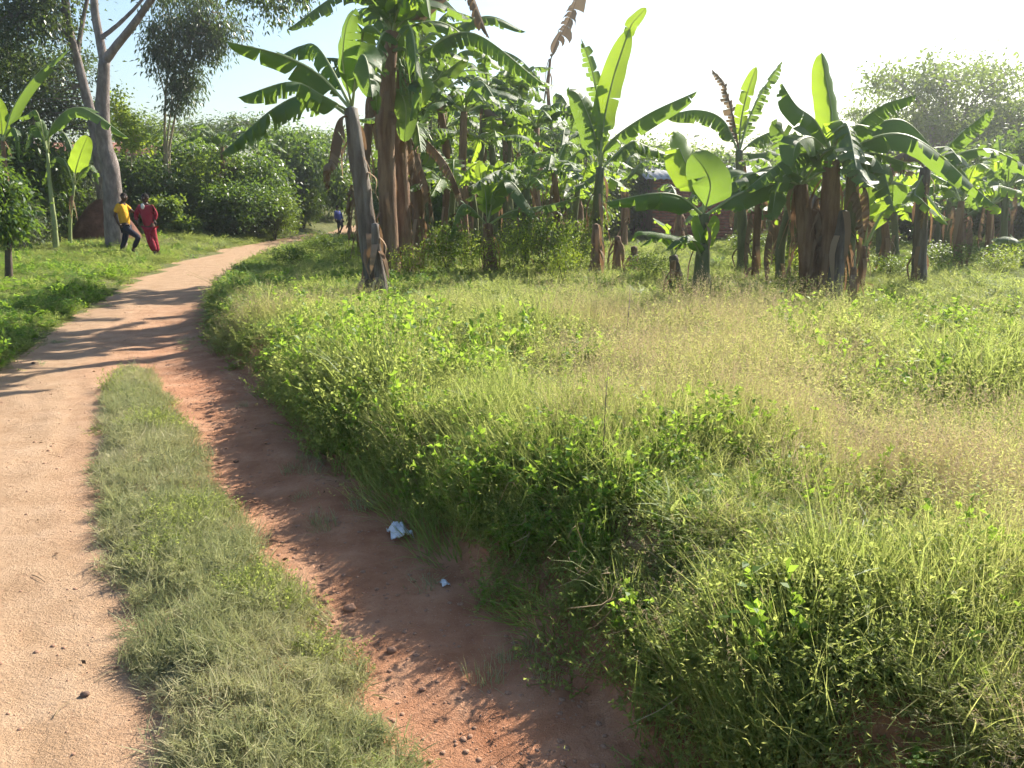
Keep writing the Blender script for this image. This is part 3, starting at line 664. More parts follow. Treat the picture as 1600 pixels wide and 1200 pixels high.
# ------------------------------------------------------------------ banana plants
def leaf_geo(P, width, fold, tear, hint, gap=.25, grav=.0, pet=.14, nst=26, asym=1.0):
    """midrib through P; two half blades folding down from it and torn along the veins"""
    C = smooth_path(P, nst+1); n = len(C)
    Tn = np.gradient(C, axis=0); Tn /= np.linalg.norm(Tn, axis=1)[:, None]+1e-9
    h = np.array(hint, float); S = np.cross(Tn, h); ln = np.linalg.norm(S, axis=1)
    S = np.where(ln[:, None] < .15, np.array([[1., 0, 0]]), S/(ln[:, None]+1e-9)); Nn = np.cross(S, Tn); Nn /= np.linalg.norm(Nn, axis=1)[:, None]+1e-9
    rib = Geo(); Lt = np.linalg.norm(np.diff(C, axis=0), axis=1).sum()
    tube(rib, C-Nn*.004, np.linspace(.022, .004, n)*min(1, max(.45, Lt/1.6)), 5, cap=False)
    t = np.linspace(0, 1, n); s = np.clip((t-pet)/(1-pet), 0, 1)
    w = width*.5*np.clip(s/.10, 0, 1)**.55*(1-s**4.5)**.6*(1-.08*s)
    g = Geo(); k0 = int(pet*(n-1)); Q = np.array([0, .33, .68, 1.0])
    for sg in (-1, 1):
        a = k0; tr_ = tear*(.45+1.2*rng.random())
        while a < n-1:
            b_ = a+1
            while b_ < n-1 and rng.random() > tr_*(.4+1.3*noise2(b_*.23, sg*3+C[0, 2]*5)): b_ += 1
            ids = np.arange(a, b_+1); torn = (b_-a) < 8 and tear > .02
            dj = rng.normal(0, .30 if torn else .05); lm = 1-(.32*rng.random()**1.5 if torn else 0); gj = gap*(.4+rng.random()) if torn else 0
            cen = C[ids].mean(0); rows = []
            for qi, qq in enumerate(Q):
                de = (fold+dj)*(.45+.75*qq)
                wave = .05*np.sin(ids*1.3+sg)*qq
                dirv = np.cos(de)*S[ids]*sg - (np.sin(de)+wave[:, None])*Nn[ids]
                dirv = dirv*(1-grav*qq)+np.array([0, 0, -1.])*grav*qq
                ln = np.linalg.norm(dirv, axis=1)[:, None]; dirv = dirv/ln
                wq = w[ids]*(asym if sg > 0 else 1)*lm
                p = C[ids]+dirv*(wq*qq)[:, None]+Tn[ids]*(wq*qq*.22)[:, None]
                cc = p.mean(0); p = p+(cc-p)*gj*qq*qq
                rows.append(p)
            Vv = np.stack(rows, 1); m_ = len(ids)
            uv = np.stack(np.broadcast_arrays((Q*sg)[None], t[ids][:, None]*3-Q[None]*.25), -1)
            i = np.arange(m_-1)[:, None]*4; j = np.arange(3)[None]
            qd = np.stack([i+j, i+j+1, i+4+j+1, i+4+j], -1).reshape(-1, 4)
            g.add(Vv.reshape(-1, 3), qd, None, 0, uv.reshape(-1, 2)); a = b_
    return g, rib

LEAFN = [0]
def add_leaf(e, base, P, width=.42, fold=.35, tear=.12, hint=(0, 0, 1), mat='banana', gap=.25, grav=0, label=None, asym=1.0, pet=.14):
    P = [np.array(p)-base for p in P]
    width *= 1.08; tear = min(.75, tear*2.2+.08) if tear > .04 else tear*1.5+.02
    g, rib = leaf_geo(P, width, fold, tear, hint, gap, grav, pet, asym=asym)
    nm = 'dead_leaf' if mat == 'banana_dead' else 'leaf'
    o = link(nm, g.mesh(nm, [M[mat]]), e); link('midrib', rib.mesh('midrib', [M['rib' if mat != 'banana_dead' else 'stem_brown']]), o)
    if label: o['label'] = label
    return o

def dry_flaps(e, S, R, n, drop=(.25, .7)):
    g = Geo()
    for _ in range(n):
        i = rng.integers(1, len(S)); p = S[i]; a = rng.random()*6.28; L = drop[0]+(drop[1]-drop[0])*rng.random()
        L = min(L, max(p[2]-.02, .1)); r = R[i]*1.05; d = np.array([math.cos(a), math.sin(a), 0])
        top = p+d*r; pts = [top, top+d*(.05+.06*rng.random())+np.array([0, 0, -L*.35]), top+d*(.03+.09*rng.random())+np.array([rng.normal(0, .03), rng.normal(0, .03), -L])]
        C = smooth_path(pts, 6); sd = np.array([-d[1], d[0], 0]); w = (.012+.03*rng.random())*np.array([1, 1, .9, .8, .55, .15])
        Vv = np.stack([C-sd*w[:, None]+d*.01, C+sd*w[:, None]], 1).reshape(-1, 3); i2 = np.arange(5)[:, None]*2
        g.add(Vv, i2+np.array([[0, 1, 3, 2]]))
    o = link('dry_sheath', g.mesh('dry_sheath', [M['sheath']]), e); o['kind'] = 'stuff'

def rand_leaves(e, base, top, n, L=(1.2, 1.9), az0=None, up=(.2, 1.1), mat='banana', tear=.2, w=.38):
    a0 = rng.random()*6.28
    for i in range(n):
        a = a0+i*2.4+rng.normal(0, .25); u = up[0]+(up[1]-up[0])*rng.random(); l = L[0]+(L[1]-L[0])*rng.random()
        d = np.array([math.cos(a), math.sin(a), 0]); k = .5*math.cos(u)
        p1 = top+d*l*.45*math.cos(u)+np.array([0, 0, l*.5*math.sin(u)])
        p2 = top+d*l*(.95*math.cos(u)+.05)+np.array([0, 0, l*(.75*math.sin(u)-.38*math.cos(u)*(.6+rng.random()*.8))])
        add_leaf(e, base, [top, p1, p2], w*(.8+.4*rng.random()), .3+.4*rng.random(), tear*(.5+rng.random()), (0, 0, 1) if u < 1.2 else (d[0], d[1], .3), mat, .25, .15*rng.random())

def dead_hang(e, base, S, n):
    for _ in range(n):
        i = rng.integers(9, 14); p = S[i]+base; a = rng.random()*6.28; d = np.array([math.cos(a), math.sin(a), 0]); L = min(.5+.5*rng.random(), max(.3, S[i][2]*.9))
        add_leaf(e, base, [p, p+d*.16+np.array([0, 0, .05]), p+d*.24+np.array([0, 0, -L*.5]), p+d*.2+np.array([0, 0, -L])], .16+.16*rng.random(), 1.1, .3, (d[0], d[1], .3), 'banana_dead', .35, .3)
def banana(label, basepx, stem, r0, r1, leaves, mat='stem_green', flaps=0, auto=0, group='banana plants of the grove', aL=(1.1, 1.8), amat='banana', atear=.2, aw=.38, Y=None, name='banana_plant', z=None):
    """stem: points in the photo's pixels above the base, at the plant's own distance"""
    if Y is None: b = base_at(*basepx[:2])
    else:
        p = atY(basepx[0], 305, Y); b = np.array([p[0], Y, gz1(p[0], Y)])
    D = b[1]
    e = empty(name, b, label, 'banana plant', group)
    P = [b*0+np.array([0, 0, -.1])]+[atY(s[0], s[1], D+(s[2] if len(s) > 2 else 0))-b for s in stem]
    S = smooth_path(P, 14); R = np.linspace(r0, r1, 14); R[:3] *= np.array([1.18, 1.1, 1.03])
    g = Geo(); tube(g, S, R, 12, jit=.10)
    # overlapping leaf sheaths stand proud of the stem
    for k in range(5):
        i0 = 1+k*2; a = rng.random()*6.28; dd = np.array([math.cos(a), math.sin(a), 0])
        C = S[i0:i0+4]+dd*(R[i0]*.25); tube(g, C, R[i0:i0+4]*np.array([.85, .88, .8, .5]), 9, jit=.12)
    link('stem', g.mesh('stem', [M[mat]]), e)
    if flaps: dry_flaps(e, S, R, flaps)
    if auto and flaps >= 5: dead_hang(e, b, S, 1)
    for lf in leaves:
        pts, kw = lf[0], (lf[1] if len(lf) > 1 else {})
        add_leaf(e, b, [atY(p[0], p[1], D+(p[2] if len(p) > 2 else 0)) for p in pts], **kw)
    if auto: rand_leaves(e, b, S[-1]+b, int(round(auto*1.35)), aL, mat=amat, tear=atear, w=aw)
    return e, b, S

CAM = (0.1, -1, .25)
hang = dict(fold=1.15, tear=.35, grav=.35, gap=.35)
# clump A, the tall one beside the road
e, b, S = banana('grey stemmed banana plant at the front left of the tallest clump', (588, 466), [(582, 420), (573, 350), (562, 270), (548, 170)], .135, .085, [
    ([(548, 170), (500, 118, .1), (440, 86, .0), (352, 64, -.2)], dict(width=.46, fold=.75, tear=.12, hint=(.15, -.75, .75))),
    ([(548, 175), (505, 150, -.3), (455, 128, -.5), (372, 152, -.6)], dict(width=.42, fold=.8, tear=.3, grav=.3)),
    ([(545, 180), (490, 148, .3), (430, 168, .6), (345, 240, .9)], dict(width=.52, **hang)),
    ([(548, 165), (500, 78, .4), (470, 72, .7), (425, 95, 1.0)], dict(width=.40, fold=.8, tear=.4, grav=.4)),
    ([(550, 168), (536, 100, -.2), (541, 40, -.3), (556, 12, -.3)], dict(width=.40, fold=.5, tear=.03, hint=(-.6, -1, .1), mat='banana')),
    ([(550, 168), (560, 95, -.3), (572, 92, -.6), (582, 152, -.8)], dict(width=.44, fold=.6, tear=.05, hint=(.2, -1, .4))),
    ([(548, 178), (528, 190, -.2), (516, 240, -.3), (512, 300, -.3)], dict(width=.3, mat='banana_dead', **hang))], 'stem_grey', 24)
banana('short dead leaning banana stem at the left of the tallest clump', (596, 440), [(580, 390), (565, 340), (556, 300)], .10, .06, [
    ([(556, 300), (548, 290), (545, 330), (547, 372)], dict(width=.2, mat='banana_dead', **hang)),
    ([(556, 300), (560, 280), (572, 300), (578, 345)], dict(width=.2, mat='banana_dead', **hang))], 'stem_brown', 22)
e, b, S = banana('tallest banana plant of the roadside clump carrying a fruit bunch', (612, 436, 0), [(608, 360), (604, 240), (606, 130), (612, 50)], .15, .10, [
    ([(612, 50), (590, 0), (560, -60, -.3), (520, -60, -.8)], dict(width=.5, fold=.6, tear=.1)),
    ([(612, 50), (610, -20), (630, -120), (650, -160)], dict(width=.5, fold=.4, tear=.04, hint=CAM)),
    ([(612, 60), (625, 0, -.3), (655, -40, -.5), (672, 30, -.8)], dict(width=.52, fold=.6, tear=.08, mat='banana_young')),
    ([(612, 55), (655, 5, .2), (720, -35, .4), (765, 60, .6)], dict(width=.44, mat='banana_dead', **hang)),
    ([(610, 70), (580, 40, .2), (566, 60, .3), (575, 150, .5)], dict(width=.42, fold=.6, tear=.1, mat='banana_young')),
    ([(612, 80), (600, 50, -.4), (585, 100, -.7), (590, 180, -.8)], dict(width=.5, fold=.9, tear=.1)),
    ([(614, 70), (640, 40, -.5), (650, 110, -.8), (640, 190, -.8)], dict(width=.46, fold=.9, tear=.2, grav=.4)),
    ([(612, 75), (590, 20, .5), (560, 20, .8), (540, 90, 1.1)], dict(width=.5, fold=.8, tear=.2))], 'stem_brown', 22, auto=6, aL=(1.2, 1.9))
fb = Geo(); fs = atY(640, 105, b[1]-.35)-b
for tier in range(6):
    for k in range(9):
        a = k*.7+tier*.35; c = fs+np.array([.09*math.cos(a), .09*math.sin(a), -.075*tier]); o_ = np.array([math.cos(a), math.sin(a), 0])
        tube(fb, smooth_path([c, c+o_*.045+np.array([0, 0, .02]), c+o_*.055+np.array([0, 0, .11])], 5), [.010, .017, .018, .015, .006], 6)
tube(fb, smooth_path([S[-2], fs+np.array([-.05, 0, .25]), fs+np.array([0, 0, .05]), fs+np.array([0, 0, -.55])], 8), .022, 6)
link('fruit_bunch', fb.mesh('fruit_bunch', [M['fruit']]), e)
banana('thick brown banana stem in the middle of the roadside clump', (632, 432), [(630, 360), (626, 260), (625, 180), (630, 110)], .145, .095, [
    ([(630, 112), (665, 78, -.2), (740, 52, -.2), (850, 132, -.3)], dict(width=.46, fold=1.0, tear=.4, grav=.45, hint=(0, -.4, 1), gap=.3)),
    ([(630, 115), (670, 130, .2), (705, 105, .4), (730, 85, .5)], dict(width=.45, fold=.7, tear=.15)),
    ([(630, 120), (615, 60, -.5), (628, 0, -.7), (640, -60, -.8)], dict(width=.42, fold=.4, tear=.05, hint=(.3, -1, 0))),
    ([(630, 120), (690, 60, .3), (760, 25, .6), (822, 50, .8)], dict(width=.36, fold=.8, tear=.5, grav=.3)),
    ([(630, 130), (650, 75, .3), (700, 40, .6), (770, 30, .8)], dict(width=.4, fold=.5, tear=.3, mat='banana_young')),
    ([(628, 150), (625, 140, -.4), (634, 170, -.6), (632, 222, -.6)], dict(width=.38, fold=.3, tear=.02, hint=CAM)),
    ([(630, 130), (645, 85, -.4), (660, 110, -.6), (655, 170, -.7)], dict(width=.4, mat='banana_young', fold=.7, tear=.1))], 'stem_brown', 26, auto=6, aL=(1.0, 1.7))
banana('tall banana plant at the back of the roadside clump, crown above the frame', (620, 408), [(622, 300), (618, 160), (622, 20)], .14, .10, [], 'stem_brown', 24, auto=8, aL=(1.6, 2.3), aw=.5)
banana('tall banana plant at the back right of the roadside clump', (664, 400), [(662, 300), (668, 180), (662, 70)], .13, .09, [], 'stem_green', 20, auto=7, aL=(1.4, 2.0), aw=.46, atear=.3)
banana('banana plant half hidden behind the grey leaning stem', (570, 410), [(566, 330), (572, 240), (580, 150)], .12, .08, [], 'stem_brown', 20, auto=6, aL=(1.3, 1.8), aw=.44, atear=.3)
banana('slender banana plant with pale upright leaf stalks at the right of the tall clump', (672, 405), [(668, 330), (664, 250), (664, 190)], .11, .07, [
    ([(664, 192), (690, 155), (730, 145), (795, 196)], dict(width=.42, fold=1.1, tear=.5, grav=.45, mat='banana_dead')),
    ([(664, 192), (700, 160, .2), (760, 165, .4), (800, 205, .5)], dict(width=.40, fold=1.0, tear=.4, grav=.3)),
    ([(664, 192), (650, 130), (652, 90), (648, 60)], dict(width=.35, fold=.4, tear=.1, hint=CAM)),
    ([(664, 190), (680, 130), (700, 100), (715, 70)], dict(width=.32, fold=.4, tear=.1, hint=CAM)),
    ([(664, 200), (690, 250, -.5), (685, 262, -.8), (635, 262, -1.2)], dict(width=.36, fold=.3, tear=.05)),
    ([(664, 196), (672, 240, -.4), (660, 262, -.6), (650, 250, -.7)], dict(width=.30, fold=.3, tear=.05, mat='banana_young'))], 'stem_green', 16, auto=4)
banana('brown skirted banana stem on the right flank of the roadside clump', (650, 425), [(655, 370), (652, 300), (648, 230)], .12, .08, [
    ([(648, 230), (660, 215), (700, 260), (730, 330)], dict(width=.3, mat='banana_dead', **hang)),
    ([(648, 230), (640, 215), (668, 290, -.3), (672, 350, -.4)], dict(width=.3, mat='banana_dead', **hang))], 'stem_brown', 26, auto=6, aL=(.9, 1.5))
banana('lowest grey sucker leaning at the foot of the roadside clump', (600, 470), [(594, 430), (588, 390), (586, 350)], .08, .045, [], 'stem_grey', 8)
banana('young banana sucker with a pale folded leaf behind the roadside clump', (700, 388), [(700, 340), (700, 290)], .07, .04, [
    ([(700, 290), (720, 240), (750, 240), (800, 300)], dict(width=.34, fold=.5, tear=.1)), ([(700, 290), (690, 250), (680, 270), (640, 268)], dict(width=.3, fold=.2, tear=.02)),
    ([(700, 290), (690, 245), (672, 220), (650, 235)], dict(width=.3, mat='banana_young', tear=.05))], 'stem_green', 6, auto=3, aL=(.8, 1.2))

# middle
banana('low banana plant with glossy drooping leaves left of the leaning bare stem', (768, 428), [(764, 390), (762, 350)], .13, .07, [
    ([(762, 350), (775, 295, -.2), (800, 285, -.3), (842, 345, -.5)], dict(width=.42, fold=.5, tear=.06)),
    ([(762, 350), (758, 300), (752, 280), (748, 250)], dict(width=.30, fold=.3, tear=.05, hint=CAM, mat='banana_young')),
    ([(762, 350), (775, 300), (782, 270), (778, 250)], dict(width=.30, fold=.3, tear=.05, hint=CAM, mat='banana_young')),
    ([(762, 352), (730, 320, -.2), (715, 330, -.3), (700, 380, -.4)], dict(width=.3, fold=.7, tear=.3)),
    ([(762, 352), (800, 330, .2), (860, 320, .3), (925, 300, .2)], dict(width=.34, fold=.6, tear=.2))], 'stem_brown', 20)
banana('tall brown banana stem leaning beside the bare spire', (838, 352), [(835, 300), (828, 240), (815, 195)], .13, .08, [
    ([(815, 195), (795, 150), (770, 140), (735, 180)], dict(width=.42, fold=.9, tear=.35, grav=.3)),
    ([(815, 195), (830, 130), (835, 110), (845, 160)], dict(width=.5, fold=.9, tear=.2, grav=.3)),
    ([(815, 195), (850, 190), (880, 215), (888, 260)], dict(width=.4, fold=.5, tear=.05))], 'stem_brown', 18, auto=4)
banana('leaning banana stem topped by a grey dead leaf spire against the sky', (846, 372), [(862, 330), (870, 270), (862, 200), (856, 140), (860, 92)], .125, .04, [
    ([(860, 95), (872, 62), (890, 30), (915, -45)], dict(width=.72, fold=.75, tear=.75, grav=.4, gap=.35, mat='banana_dead', hint=(.3, -1, .3), pet=.05, asym=1.3)),
    ([(857, 140), (830, 110), (800, 85), (738, 64)], dict(width=.34, fold=.8, tear=.2, hint=(0, -.4, 1))),
    ([(862, 200), (872, 150), (890, 170, -.4), (926, 255, -.6)], dict(width=.50, fold=.35, tear=.02, hint=(.4, -1, .5))),
    ([(862, 205), (845, 180), (840, 210, -.3), (846, 262, -.4)], dict(width=.42, mat='banana', fold=.5, tear=.1)),
    ([(863, 205), (850, 235, -.3), (842, 250, -.4), (845, 268, -.5)], dict(width=.30, mat='banana_young', fold=.3, tear=.02, hint=CAM))], 'stem_brown', 12)
banana('banana plant with one tall bright sunlit leaf reaching highest on the right of the spire', (932, 425), [(934, 380), (934, 320), (938, 262)], .11, .07, [
    ([(938, 262), (944, 190), (962, 110), (985, 45)], dict(width=.42, fold=.20, tear=.015, hint=(.45, -1, .15), mat='banana_young', label='tall bright yellow green upright leaf')),
    ([(962, 110), (984, 45), (992, 32), (1010, 12)], dict(width=.2, fold=.2, tear=.02, hint=CAM, mat='banana_young', pet=.45)),
    ([(938, 262), (938, 185), (925, 110), (908, 60)], dict(width=.40, fold=.5, tear=.5, hint=(-.3, -1, .3))),
    ([(938, 265), (950, 225, -.2), (1010, 180, -.4), (1090, 142, -.6)], dict(width=.44, fold=.9, tear=.08, hint=(0, -.5, 1))),
    ([(938, 262), (928, 205), (905, 150), (885, 140)], dict(width=.46, fold=.45, tear=.02, hint=(.3, -1, .4))),
    ([(938, 265), (985, 222, .3), (1010, 228, .5), (1060, 245, .7)], dict(width=.42, fold=1.0, tear=.4, grav=.4)),
    ([(938, 262), (940, 215), (930, 195), (928, 175)], dict(width=.2, mat='banana_young', fold=.2, tear=.02, hint=CAM)),
    ([(936, 268), (910, 285, -.2), (890, 292, -.3), (876, 300, -.4)], dict(width=.28, fold=.6, tear=.1))], 'stem_green', 16)
for (px, py, h, lab) in [(928, 436, 85, 'cut brown banana stump with dry sheaths, leftmost of three'), (962, 430, 60, 'cut brown banana stump between two others in the weeds'), (988, 434, 48, 'squat straw coloured banana stump nearest the dark sucker')]:
    banana(lab, (px, py), [(px+2, py-h*.5), (px+3, py-h)], .085, .05, [], 'stem_brown', 12, name='banana_stump', group='cut banana stumps')
banana('young banana plant in front with a horizontal dark leaf and a bright triangular one', (1096, 478), [(1096, 440), (1098, 390), (1100, 335)], .12, .055, [
    ([(1100, 335), (1095, 290, .1), (1072, 255, .1), (1052, 205, .1)], dict(width=.46, fold=.30, tear=.05, hint=(.5, -1, .3), mat='banana_young', asym=1.2)),
    ([(1100, 335), (1110, 290, -.2), (1100, 262, -.3), (1082, 240, -.3)], dict(width=.44, fold=.3, tear=.04, hint=(-.3, -1, .4))),
    ([(1100, 338), (1065, 308, -.2), (1020, 302, -.4), (945, 316, -.5)], dict(width=.36, fold=1.1, tear=.06, hint=(0, -.2, 1))),
    ([(1100, 338), (1150, 305, .1), (1190, 290, .3), (1245, 285, .5)], dict(width=.38, fold=.7, tear=.1, hint=(0, -.5, 1))),
    ([(1098, 400), (1094, 370, -.1), (1088, 352, -.1), (1086, 336, -.1)], dict(width=.13, mat='banana_young', fold=.1, tear=0, hint=CAM)),
    ([(1100, 400), (1108, 370, -.1), (1116, 352, -.1), (1116, 336, -.1)], dict(width=.15, mat='banana_young', fold=.1, tear=0, hint=CAM)),
    ([(1098, 405), (1080, 372, -.3), (1060, 372, -.4), (1040, 392, -.5)], dict(width=.22, fold=.4, tear=.1)),
    ([(1098, 395), (1060, 370, .1), (1000, 362, .2), (985, 378, .2)], dict(width=.2, mat='banana_young', fold=.4, tear=.05))], 'stem_green', 4)
banana('dark short banana sucker left of the young front plant', (1058, 468), [(1056, 430), (1052, 400)], .10, .05, [
    ([(1052, 400), (1040, 372), (1025, 368), (1000, 385)], dict(width=.24, fold=.4, tear=.1)), ([(1052, 400), (1048, 365), (1040, 352), (1020, 340)], dict(width=.22, mat='banana_young', fold=.3, tear=.05)),
    ([(1052, 400), (1070, 370), (1085, 372), (1095, 400)], dict(width=.2, fold=.4, tear=.1))], 'stem_grey', 8)

# right
banana('thin banana plant in front of the brick house with ragged leaves against the white sky', (1160, 425), [(1160, 360), (1156, 290), (1155, 235)], .09, .06, [
    ([(1155, 237), (1158, 190), (1168, 145), (1182, 104)], dict(width=.26, mat='banana_young', fold=.3, tear=.05, hint=CAM)),
    ([(1155, 237), (1170, 185), (1192, 140), (1222, 95)], dict(width=.34, fold=.8, tear=.4, hint=(-.5, -.6, .5))),
    ([(1155, 240), (1145, 180), (1130, 130), (1112, 108)], dict(width=.26, mat='banana_dead', fold=.9, tear=.7, hint=CAM)),
    ([(1155, 240), (1130, 188), (1090, 172), (1040, 180)], dict(width=.44, fold=1.1, tear=.6, grav=.4)),
    ([(1155, 240), (1185, 215), (1225, 205), (1260, 240)], dict(width=.4, fold=.9, tear=.3, grav=.2)),
    ([(1155, 240), (1190, 240, -.3), (1230, 232, -.5), (1262, 255, -.6)], dict(width=.38, fold=.6, tear=.1))], 'stem_green', 8)
banana('thin dark banana stem right of the brick house wall', (1180, 440), [(1181, 400), (1183, 350), (1186, 305)], .06, .05, [
    ([(1186, 305), (1165, 270), (1130, 268), (1105, 300)], dict(width=.34, fold=.6, tear=.1)), ([(1186, 305), (1200, 270), (1225, 262), (1262, 292)], dict(width=.36, fold=.6, tear=.1)),
    ([(1186, 305), (1190, 320), (1210, 325), (1216, 352)], dict(width=.26, fold=.4, tear=.1, mat='banana_young'))], 'stem_brown', 8, auto=3, aL=(.8, 1.3))
e, b, S = banana('central stem of the big right clump with a tall pale upright leaf', (1290, 472), [(1292, 420), (1296, 340), (1300, 240)], .15, .09, [
    ([(1300, 240), (1300, 180), (1292, 130), (1284, 82)], dict(width=.36, fold=.35, tear=.03, hint=(.4, -1, .1), mat='banana_young', label='tall pale upright leaf with a ragged tip')),
    ([(1300, 240), (1330, 205, -.2), (1378, 165, -.4), (1432, 148, -.6)], dict(width=.42, fold=.8, tear=.1, hint=(0, -.6, 1))),
    ([(1300, 240), (1275, 190, -.2), (1245, 165, -.4), (1222, 130, -.5)], dict(width=.42, fold=.7, tear=.1, hint=(0, -.7, .8))),
    ([(1300, 242), (1345, 205, .1), (1410, 188, .2), (1468, 242, .2)], dict(width=.42, fold=.9, tear=.08, hint=(0, -.3, 1))),
    ([(1300, 242), (1310, 190, -.3), (1322, 200, -.5), (1332, 230, -.6)], dict(width=.30, mat='banana_young', fold=.3, tear=.05)),
    ([(1300, 244), (1255, 240, -.3), (1225, 250, -.5), (1160, 300, -.5)], dict(width=.40, fold=.7, tear=.15)),
    ([(1300, 244), (1270, 215, -.4), (1245, 225, -.7), (1236, 262, -.8)], dict(width=.44, fold=.4, tear=.05, hint=(0, -.8, .6))),
    ([(1300, 244), (1290, 205, .4), (1265, 205, .6), (1262, 250, .7)], dict(width=.3, fold=.4, tear=.05, mat='banana_young')),
    ([(1300, 250), (1350, 240, -.4), (1378, 262, -.5), (1398, 330, -.6)], dict(width=.44, fold=.7, tear=.1))], 'stem_brown', 26, auto=2)
banana('left stem of the big right clump with low spreading leaves', (1268, 470), [(1264, 410), (1258, 350), (1250, 290)], .14, .08, [
    ([(1250, 290), (1220, 262), (1180, 270), (1140, 320)], dict(width=.42, fold=.6, tear=.1)), ([(1250, 290), (1240, 240), (1228, 215), (1205, 190)], dict(width=.36, fold=.4, tear=.1, hint=CAM)),
    ([(1250, 290), (1236, 268, -.3), (1215, 290, -.4), (1205, 345, -.5)], dict(width=.36, fold=.5, tear=.1))], 'stem_brown', 18, auto=3)
banana('right stem of the big right clump with a drooping dark leaf', (1318, 468), [(1322, 400), (1330, 320), (1332, 270)], .12, .07, [
    ([(1332, 270), (1360, 250), (1392, 265), (1395, 322)], dict(width=.42, fold=.6, tear=.06)), ([(1332, 270), (1350, 215), (1370, 195), (1392, 180)], dict(width=.34, fold=.5, tear=.1, hint=CAM)),
    ([(1332, 272), (1365, 262), (1400, 262), (1432, 270)], dict(width=.24, mat='banana_dead', fold=.5, tear=.4))], 'stem_green', 12, auto=2)
banana('dark slanting stem between the trunks of the big right clump', (1302, 476), [(1306, 430), (1312, 380), (1318, 330)], .10, .05, [([(1318, 330), (1335, 300), (1345, 320), (1350, 372)], dict(width=.24, **hang, mat='banana_dead'))], 'stem_grey', 10)
banana('sucker with a broad glowing yellow green leaf beside the big right clump', (1342, 452), [(1345, 420), (1352, 385)], .06, .035, [
    ([(1352, 385), (1356, 345, -.1), (1358, 305, -.2), (1358, 275, -.2)], dict(width=.62, fold=-.05, tear=.03, hint=(.2, -1, .25), mat='banana_young', pet=.35, label='broad heart shaped leaf glowing in the sun')),
    ([(1352, 385), (1385, 325, .1), (1440, 300, .2), (1482, 352, .2)], dict(width=.24, fold=.6, tear=.05, mat='banana_young')),
    ([(1352, 390), (1335, 350), (1325, 345), (1318, 352)], dict(width=.2, fold=.3, tear=.05, mat='banana_young'))], 'stem_green', 2)
for px, py, h in [(1330, 478, 60), (1345, 455, 70)]:
    banana('dead broken banana stump %s the big right clump' % ('at the foot of' if px == 1330 else 'standing thin and dark beside'), (px, py), [(px+2, py-h*.5), (px+4, py-h)], .06, .03, [], 'stem_brown', 8, name='banana_stump', group='cut banana stumps')
banana('single straight dark stemmed banana plant in open grass right of the big clump', (1435, 446), [(1437, 400), (1440, 330), (1446, 262)], .10, .07, [
    ([(1446, 262), (1470, 240, -.1), (1505, 205, -.2), (1552, 168, -.4)], dict(width=.40, fold=.8, tear=.12, hint=(0, -.6, 1))),
    ([(1446, 262), (1420, 240), (1395, 250), (1378, 300)], dict(width=.3, fold=.7, tear=.2, mat='banana_dead')),
    ([(1446, 262), (1480, 250, -.4), (1510, 275, -.6), (1530, 330, -.6)], dict(width=.28, fold=.9, tear=.3)),
    ([(1446, 262), (1420, 225), (1412, 210), (1405, 195)], dict(width=.3, mat='banana_young', fold=.4, tear=.1, hint=CAM)),
    ([(1446, 266), (1430, 300, -.2), (1440, 312, -.4), (1482, 352, -.7)], dict(width=.22, mat='banana_young', fold=.5, tear=.05))], 'stem_grey', 10, auto=2)
banana('banana plant with bare arching stalks near the right edge of the grove', (1545, 408), [(1546, 370), (1548, 320)], .09, .06, [
    ([(1548, 320), (1535, 280), (1520, 262), (1500, 245)], dict(width=.3, fold=.6, tear=.3)), ([(1548, 320), (1555, 270), (1562, 240), (1560, 215)], dict(width=.36, fold=.4, tear=.1, hint=CAM)),
    ([(1548, 320), (1520, 300), (1490, 300), (1465, 312)], dict(width=.2, fold=.9, tear=.5)), ([(1548, 320), (1580, 300), (1610, 320), (1620, 360)], dict(width=.34, fold=.6, tear=.2))], 'stem_brown', 10, auto=3)
banana('low banana sucker with a bent pale leaf at the right edge of the field', (1598, 425), [(1600, 405)], .06, .04, [([(1600, 405), (1590, 375), (1560, 372), (1540, 400)], dict(width=.26, fold=.4, tear=.1))], 'stem_green', 2, auto=3, aL=(.7, 1.0))

# left verge
GL = 'young banana plants left of the tree'
banana('tall young banana plant at the left edge with a leaf rising towards the tree', (14, 392), [(18, 340), (10, 280), (4, 220)], .09, .05, [
    ([(4, 220), (22, 165), (58, 115), (108, 76)], dict(width=.42, fold=.7, tear=.04, hint=(-.2, -.9, .6))), ([(4, 220), (2, 190), (0, 175), (-6, 150)], dict(width=.36, mat='banana_young', fold=.2, tear=.02, hint=CAM)),
    ([(4, 220), (-30, 160), (-70, 150), (-110, 190)], dict(width=.45, fold=.5, tear=.1)), ([(4, 222), (20, 200, -.3), (28, 215, -.5), (30, 250, -.5)], dict(width=.25, fold=.6, tear=.1))], 'stem_brown', 6, group=GL)
banana('yellow stemmed young banana plant with a broad dark leaf arching over to the grey trunk', (88, 388), [(84, 340), (78, 290), (74, 240)], .075, .04, [
    ([(74, 240), (82, 195, -.3), (125, 168, -.8), (202, 216, -1.2)], dict(width=.50, fold=.9, tear=.06, hint=(0, -.5, 1))), ([(74, 240), (60, 200), (48, 200), (40, 235)], dict(width=.36, fold=.5, tear=.05)),
    ([(74, 240), (58, 175), (40, 180), (10, 186)], dict(width=.34, fold=.9, tear=.1)), ([(74, 240), (70, 205, .3), (60, 190, .4), (62, 215, .5)], dict(width=.26, mat='banana_young', fold=.3, tear=.05))], 'rib', 3, group=GL)
